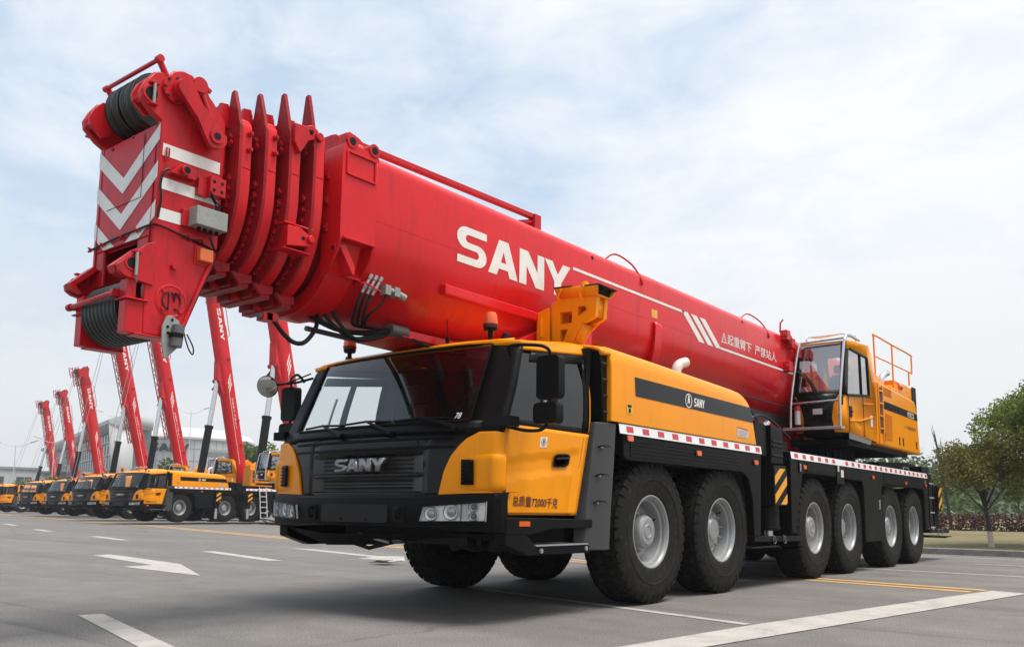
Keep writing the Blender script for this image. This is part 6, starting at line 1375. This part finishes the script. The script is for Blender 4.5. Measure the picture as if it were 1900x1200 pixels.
b = MB(); H = 14.2; b.add([f(0, 0, 0), f(LB, 0, 0), f(LB, 0, H), f(0, 0, H), f(0, -5, 0), f(LB, -5, 0), f(LB, -5, H), f(0, -5, H)], [(0, 1, 2, 3), (0, 4, 7, 3), (3, 2, 6, 7), (1, 5, 6, 2)], 'facade'); b.obj('wall', gb)
b = MB()
for k in range(34): s = LB*k/33; b.add([f(s-.12, .12, 0), f(s+.12, .12, 0), f(s+.12, .12, H), f(s-.12, .12, H), f(s-.12, 0, 0), f(s+.12, 0, 0), f(s+.12, 0, H), f(s-.12, 0, H)], [(0, 1, 2, 3), (0, 4, 7, 3), (1, 5, 6, 2)], 'mullion')
for z in (2.0, 4.6, 7.2, 9.8, 12.2): b.add([f(0, .2, z-.14), f(LB, .2, z-.14), f(LB, .2, z+.14), f(0, .2, z+.14), f(0, 0, z+.14), f(LB, 0, z+.14)], [(0, 1, 2, 3), (3, 2, 5, 4)], 'mullion')
b.obj('mullion', gb)
b = MB(); b.grid([[f(s, o, z) for s in (-1.2, LB+1)] for o, z in ((.3, H-.3), (2.2, H+.6), (2.3, H+1.2), (.5, H+1.9), (-5, H+2.1))], 'panel'); b.add([f(-1.2, .3, H-.3), f(-1.2, 2.2, H+.6), f(-1.2, 2.3, H+1.2), f(-1.2, .5, H+1.9), f(-1.2, -5, H+2.1), f(-1.2, -5, H-.3)], [tuple(range(6))], 'panel'); b.obj('roof', gb, solid=.2); b = MB(); b.add([f(-.1, 0, 0), f(-.1, .5, 0), f(-.6, 2.2, H+.6), f(-.6, -2, H+.6), f(-.1, -2, 0)], [(0, 1, 2, 3, 4)], 'panel'); b.obj('end_fin', gb, solid=.5)
# white drum building with dark letters
cx_, cy_, rad = -205.2, 121.1, 17.2
db = empty('drum_building', 'round white building carrying dark letters behind the raised booms', 'building', (cx_, cy_, 0))
b = MB(); b.lathe([(rad, 0), (rad, 17.2), (rad+.5, 17.3), (rad+.5, 17.8)], (0, 0, 0), 'z', 'panel', 96); b.lathe([(rad+.5, 17.8), (rad-.8, 19.2), (rad-4, 20.3), (rad-9, 20.9), (0, 21.1)], (0, 0, 0), 'z', 'wallwhite', 96); b.obj('wall', db)
b = MB()
for k in range(60): t_ = 2*pi*k/60; b.box((rad+.05)*cos(t_)-.06, (rad+.05)*cos(t_)+.06, (rad+.05)*sin(t_)-.06, (rad+.05)*sin(t_)+.06, 0, 17.4, 'roofgrey')
for z in (3, 6, 9, 12, 15): b.lathe([(rad+.02, z-.06), (rad+.10, z), (rad+.02, z+.06)], (0, 0, 0), 'z', 'roofgrey', 96)
b.obj('panel_joint', db)
b = MB(); vf = cut_faces(fit01(curve_faces(bold_letters())), []); vx = [((p[0]), p[1]) for p in vf[0]]
aim = math.atan2(-5-cy_, 5.7-cx_)
def drum(u, v): t_ = aim+.56*(u-.5)+DRUM_SHIFT; return ((rad+.35)*cos(t_), (rad+.35)*sin(t_), 14.2+1.9*v)
DRUM_SHIFT = -.22
cv2 = []; 
b.add([drum(*p) for p in vx], vf[1], 'dark'); b.obj('wall_lettering', db, recalc=False, solid=.2)
# low wing on the right of the drum with louvred front
b = MB(); xfw = Matrix.Translation((-152, 99, 0)) @ Matrix.Rotation(R(40), 4, 'Z')
wg = empty('low_wing', 'low grey wing with overhanging louvred roof right of the drum building', 'building', (0, 0, 0)); b = MB(xfw); b.box(-3, 3, 0, 10, 0, 11.0, 'panel'); b.obj('wall', wg); b = MB(xfw); b.box(-4, 4, -1.5, 11, 11.0, 11.9, 'roofgrey'); b.box(-4, 4, -1.5, 11, 11.903, 12.4, 'panel'); b.obj('roof', wg); b = MB(xfw); b.box(-3, 3, -.1, -.003, 8.2, 10.4, 'dark'); b.obj('louvre', wg)
# low white blocks on the far left
def block(name_lb, A, B_, H, nw, z1, z2, dep=14):
    A = Vector((*A, 0)); B_ = Vector((*B_, 0)); d_ = (B_-A).normalized(); n_ = Vector((d_.y, -d_.x, 0)); Lx = (B_-A).length
    if n_.dot(Vector((5.7, -5, 0))-A) < 0: n_ = -n_
    o = empty('low_building', name_lb, 'building', tuple(A)); f = lambda s, q, z: d_*s+n_*q+Vector((0, 0, z))
    b = MB(); b.add([f(0, 0, 0), f(Lx, 0, 0), f(Lx, 0, H), f(0, 0, H), f(0, -dep, 0), f(Lx, -dep, 0), f(Lx, -dep, H), f(0, -dep, H)], [(0, 1, 2, 3), (0, 4, 7, 3), (1, 5, 6, 2), (4, 5, 6, 7)], 'wallwhite'); b.obj('wall', o)
    b = MB(); b.add([f(-.3, .3, H), f(Lx+.3, .3, H), f(Lx+.3, .3, H+.5), f(-.3, .3, H+.5), f(-.3, -dep-.3, H), f(Lx+.3, -dep-.3, H), f(Lx+.3, -dep-.3, H+.5), f(-.3, -dep-.3, H+.5)], [(0, 1, 2, 3), (0, 4, 7, 3), (1, 5, 6, 2), (3, 2, 6, 7), (4, 5, 6, 7)], 'roofgrey'); b.obj('roof', o)
    for k in range(nw):
        s = Lx*(k+.5)/nw; w = Lx/nw*.28
        for z in z1:
            b = MB(); b.add([f(s-w, .06, z), f(s+w, .06, z), f(s+w, .06, z+z2), f(s-w, .06, z+z2), f(s-w, 0, z), f(s+w, 0, z), f(s+w, 0, z+z2), f(s-w, 0, z+z2)], [(0, 1, 2, 3), (3, 2, 6, 7), (0, 4, 7, 3), (1, 5, 6, 2)], 'winglass'); wi = b.obj('window', o, recalc=False)
            b = MB(); b.add([f(s-.08, .12, z), f(s+.08, .12, z), f(s+.08, .12, z+z2), f(s-.08, .12, z+z2)], [(0, 1, 2, 3)], 'mullion'); b.add([f(s-w, .12, z-.1), f(s+w, .12, z-.1), f(s+w, .12, z+.06), f(s-w, .12, z+.06)], [(0, 1, 2, 3)], 'mullion'); b.obj('window_frame', wi, recalc=False)
block('low white two storey block with dark windows at the far left', (-196, 52), (-193.5, 79.3), 8.2, 5, (1.2, 4.6), 2.0)
block('low white block with small windows between far left block and glass hall', (-199, 80), (-203, 97), 7.8, 5, (4.4,), 1.2)
# street lamps, mast
def lamp(x, y, h, lb):
    t = empty('street_lamp', lb, 'lamp', (x, y, 0), R(35), 'street lamps behind the parked cranes'); b = MB(); b.tube([(0, 0, 0), (0, 0, h*.55), (0, 0, h)], [.08, .06, .04], 'ladder', 8); b.obj('pole', t)
    for s in (-1, 1):
        b = MB(); b.tube(bez([(0, 0, h*.97), (s*1.0, 0, h*.985), (s*2.0, 0, h+.30)], 8), .03, 'ladder', 6); b.prism([(s*1.9, h+.20), (s*2.9, h+.55), (s*2.9, h+.62), (s*1.9, h+.34)], 'y', -.12, .12, 'ladder'); b.obj('lamp_arm', t)
lamp(-110.5, 41.2, 8.2, 'street lamp with two arms at the far left, before the low white block'); lamp(-109.9, 45.6, 9.0, 'street lamp with two arms left of the leftmost raised boom'); lamp(-112, 54.5, 13.4, 'tall street lamp in front of the glass hall\u2019s right end'); lamp(-108, 63.5, 14.5, 'tall slim street lamp standing before the white drum building')
# ================================================================== camera and light
cd = bpy.data.cameras.new('camera'); cam = bpy.data.objects.new('camera', cd); COL.objects.link(cam); S.camera = cam
yaw, pitch, roll = .6713, .1287, .0132
F = Vector((-sin(yaw)*cos(pitch), cos(yaw)*cos(pitch), sin(pitch))); Rt = Vector((cos(yaw), sin(yaw), 0)); U = Rt.cross(F)
Rt, U = Rt*cos(roll)+U*sin(roll), U*cos(roll)-Rt*sin(roll)
cam.matrix_world = Matrix(((Rt.x, U.x, -F.x, 5.6798), (Rt.y, U.y, -F.y, -5.038), (Rt.z, U.z, -F.z, .8925), (0, 0, 0, 1)))
cd.sensor_width = 36; cd.lens = 1603.35/1900*36; cd.shift_y = (738.3-600)/1900; cd.clip_start = .1; cd.clip_end = 3000
SUN_EL, SUN_AZ = 70, 70      # azimuth of the sun measured from +y towards +x
W = bpy.data.worlds.new('World'); S.world = W; W.use_nodes = True; nt = W.node_tree; bg = nt.nodes['Background']
sky = N(nt, 'ShaderNodeTexSky'); sky.sky_type = 'NISHITA'; sky.sun_disc = False; sky.sun_elevation = R(SUN_EL); sky.sun_rotation = R(SUN_AZ); sky.air_density = 1.0; sky.dust_density = 2.0; sky.ozone_density = 1.5
tc = N(nt, 'ShaderNodeTexCoord'); mp = N(nt, 'ShaderNodeMapping'); mp.inputs['Rotation'].default_value = (.0, .0, R(25)); mp.inputs['Scale'].default_value = (1.0, 1.35, 2.6)
nt.links.new(tc.outputs['Generated'], mp.inputs['Vector'])
n1 = N(nt, 'ShaderNodeTexNoise', Scale=5.2, Detail=9.0, Roughness=.60, Distortion=.35); nt.links.new(mp.outputs[0], n1.inputs['Vector'])
n2 = N(nt, 'ShaderNodeTexNoise', Scale=.9, Detail=3.0); nt.links.new(mp.outputs[0], n2.inputs['Vector'])
ad = N(nt, 'ShaderNodeMath', operation='ADD'); nt.links.new(n1.outputs['Fac'], ad.inputs[0]); nt.links.new(n2.outputs['Fac'], ad.inputs[1])
# more cloud on the eastern side of the sky
dt = N(nt, 'ShaderNodeVectorMath', operation='DOT_PRODUCT'); dt.inputs[1].default_value = (.80, .60, -.15); nt.links.new(tc.outputs['Generated'], dt.inputs[0])
ma = N(nt, 'ShaderNodeMath', operation='MULTIPLY_ADD'); ma.inputs[1].default_value = .42; nt.links.new(dt.outputs['Value'], ma.inputs[0]); nt.links.new(ad.outputs[0], ma.inputs[2])
hv = N(nt, 'ShaderNodeMath', operation='MULTIPLY'); hv.inputs[1].default_value = .5; nt.links.new(ma.outputs[0], hv.inputs[0])
cr = ramp(nt, hv.outputs[0], [(.30, (.16,)*3), (.42, (.62,)*3), (.54, (1.0,)*3)])
sx = N(nt, 'ShaderNodeSeparateXYZ'); nt.links.new(tc.outputs['Generated'], sx.inputs[0])
hz = N(nt, 'ShaderNodeMapRange'); hz.inputs[1].default_value = .0; hz.inputs[2].default_value = .34; hz.inputs[3].default_value = 1.0; hz.inputs[4].default_value = 0.0
nt.links.new(sx.outputs['Z'], hz.inputs[0])
v0 = N(nt, 'ShaderNodeMixRGB'); v0.inputs[0].default_value = .72; v0.inputs[2].default_value = (3.25, 4.25, 5.35, 1); nt.links.new(sky.outputs[0], v0.inputs[1])   # thin high veil
v1 = N(nt, 'ShaderNodeMixRGB'); v1.inputs[2].default_value = (5.6, 5.75, 5.95, 1); nt.links.new(cr.outputs[0], v1.inputs[0]); nt.links.new(v0.outputs[0], v1.inputs[1])
v2 = N(nt, 'ShaderNodeMixRGB'); v2.inputs[2].default_value = (4.85, 4.92, 4.95, 1); nt.links.new(hz.outputs[0], v2.inputs[0]); nt.links.new(v1.outputs[0], v2.inputs[1])
nt.links.new(v2.outputs[0], bg.inputs[0]); bg.inputs[1].default_value = .12
sd = bpy.data.lights.new('sun', 'SUN'); sun = bpy.data.objects.new('sun', sd); COL.objects.link(sun)
sd.energy = 3.1; sd.angle = R(30); sd.color = (1, .96, .90)
dv = Vector((sin(R(SUN_AZ))*cos(R(SUN_EL)), cos(R(SUN_AZ))*cos(R(SUN_EL)), sin(R(SUN_EL)))); sun.rotation_euler = dv.to_track_quat('Z', 'Y').to_euler()
S.view_settings.view_transform = 'Standard'; S.view_settings.look = 'None'; S.view_settings.exposure = .55; S.view_settings.gamma = 1; S.view_settings.use_curve_mapping = False
hm = bpy.data.materials.new('haze'); hm.use_nodes = True; hn = hm.node_tree; hn.nodes.remove(hn.nodes['Principled BSDF'])
pv_ = N(hn, 'ShaderNodeVolumePrincipled'); pv_.inputs['Color'].default_value = (.90, .94, 1.0, 1); pv_.inputs['Density'].default_value = .0006; pv_.inputs['Anisotropy'].default_value = .2
hn.links.new(pv_.outputs[0], hn.nodes['Material Output'].inputs['Volume'])
hb_ = MB(); hb_.box(-905, 905, -905, 905, -1.0, 45, hm); tag(hb_.obj('haze', angle=0), None, None, None, 'stuff')
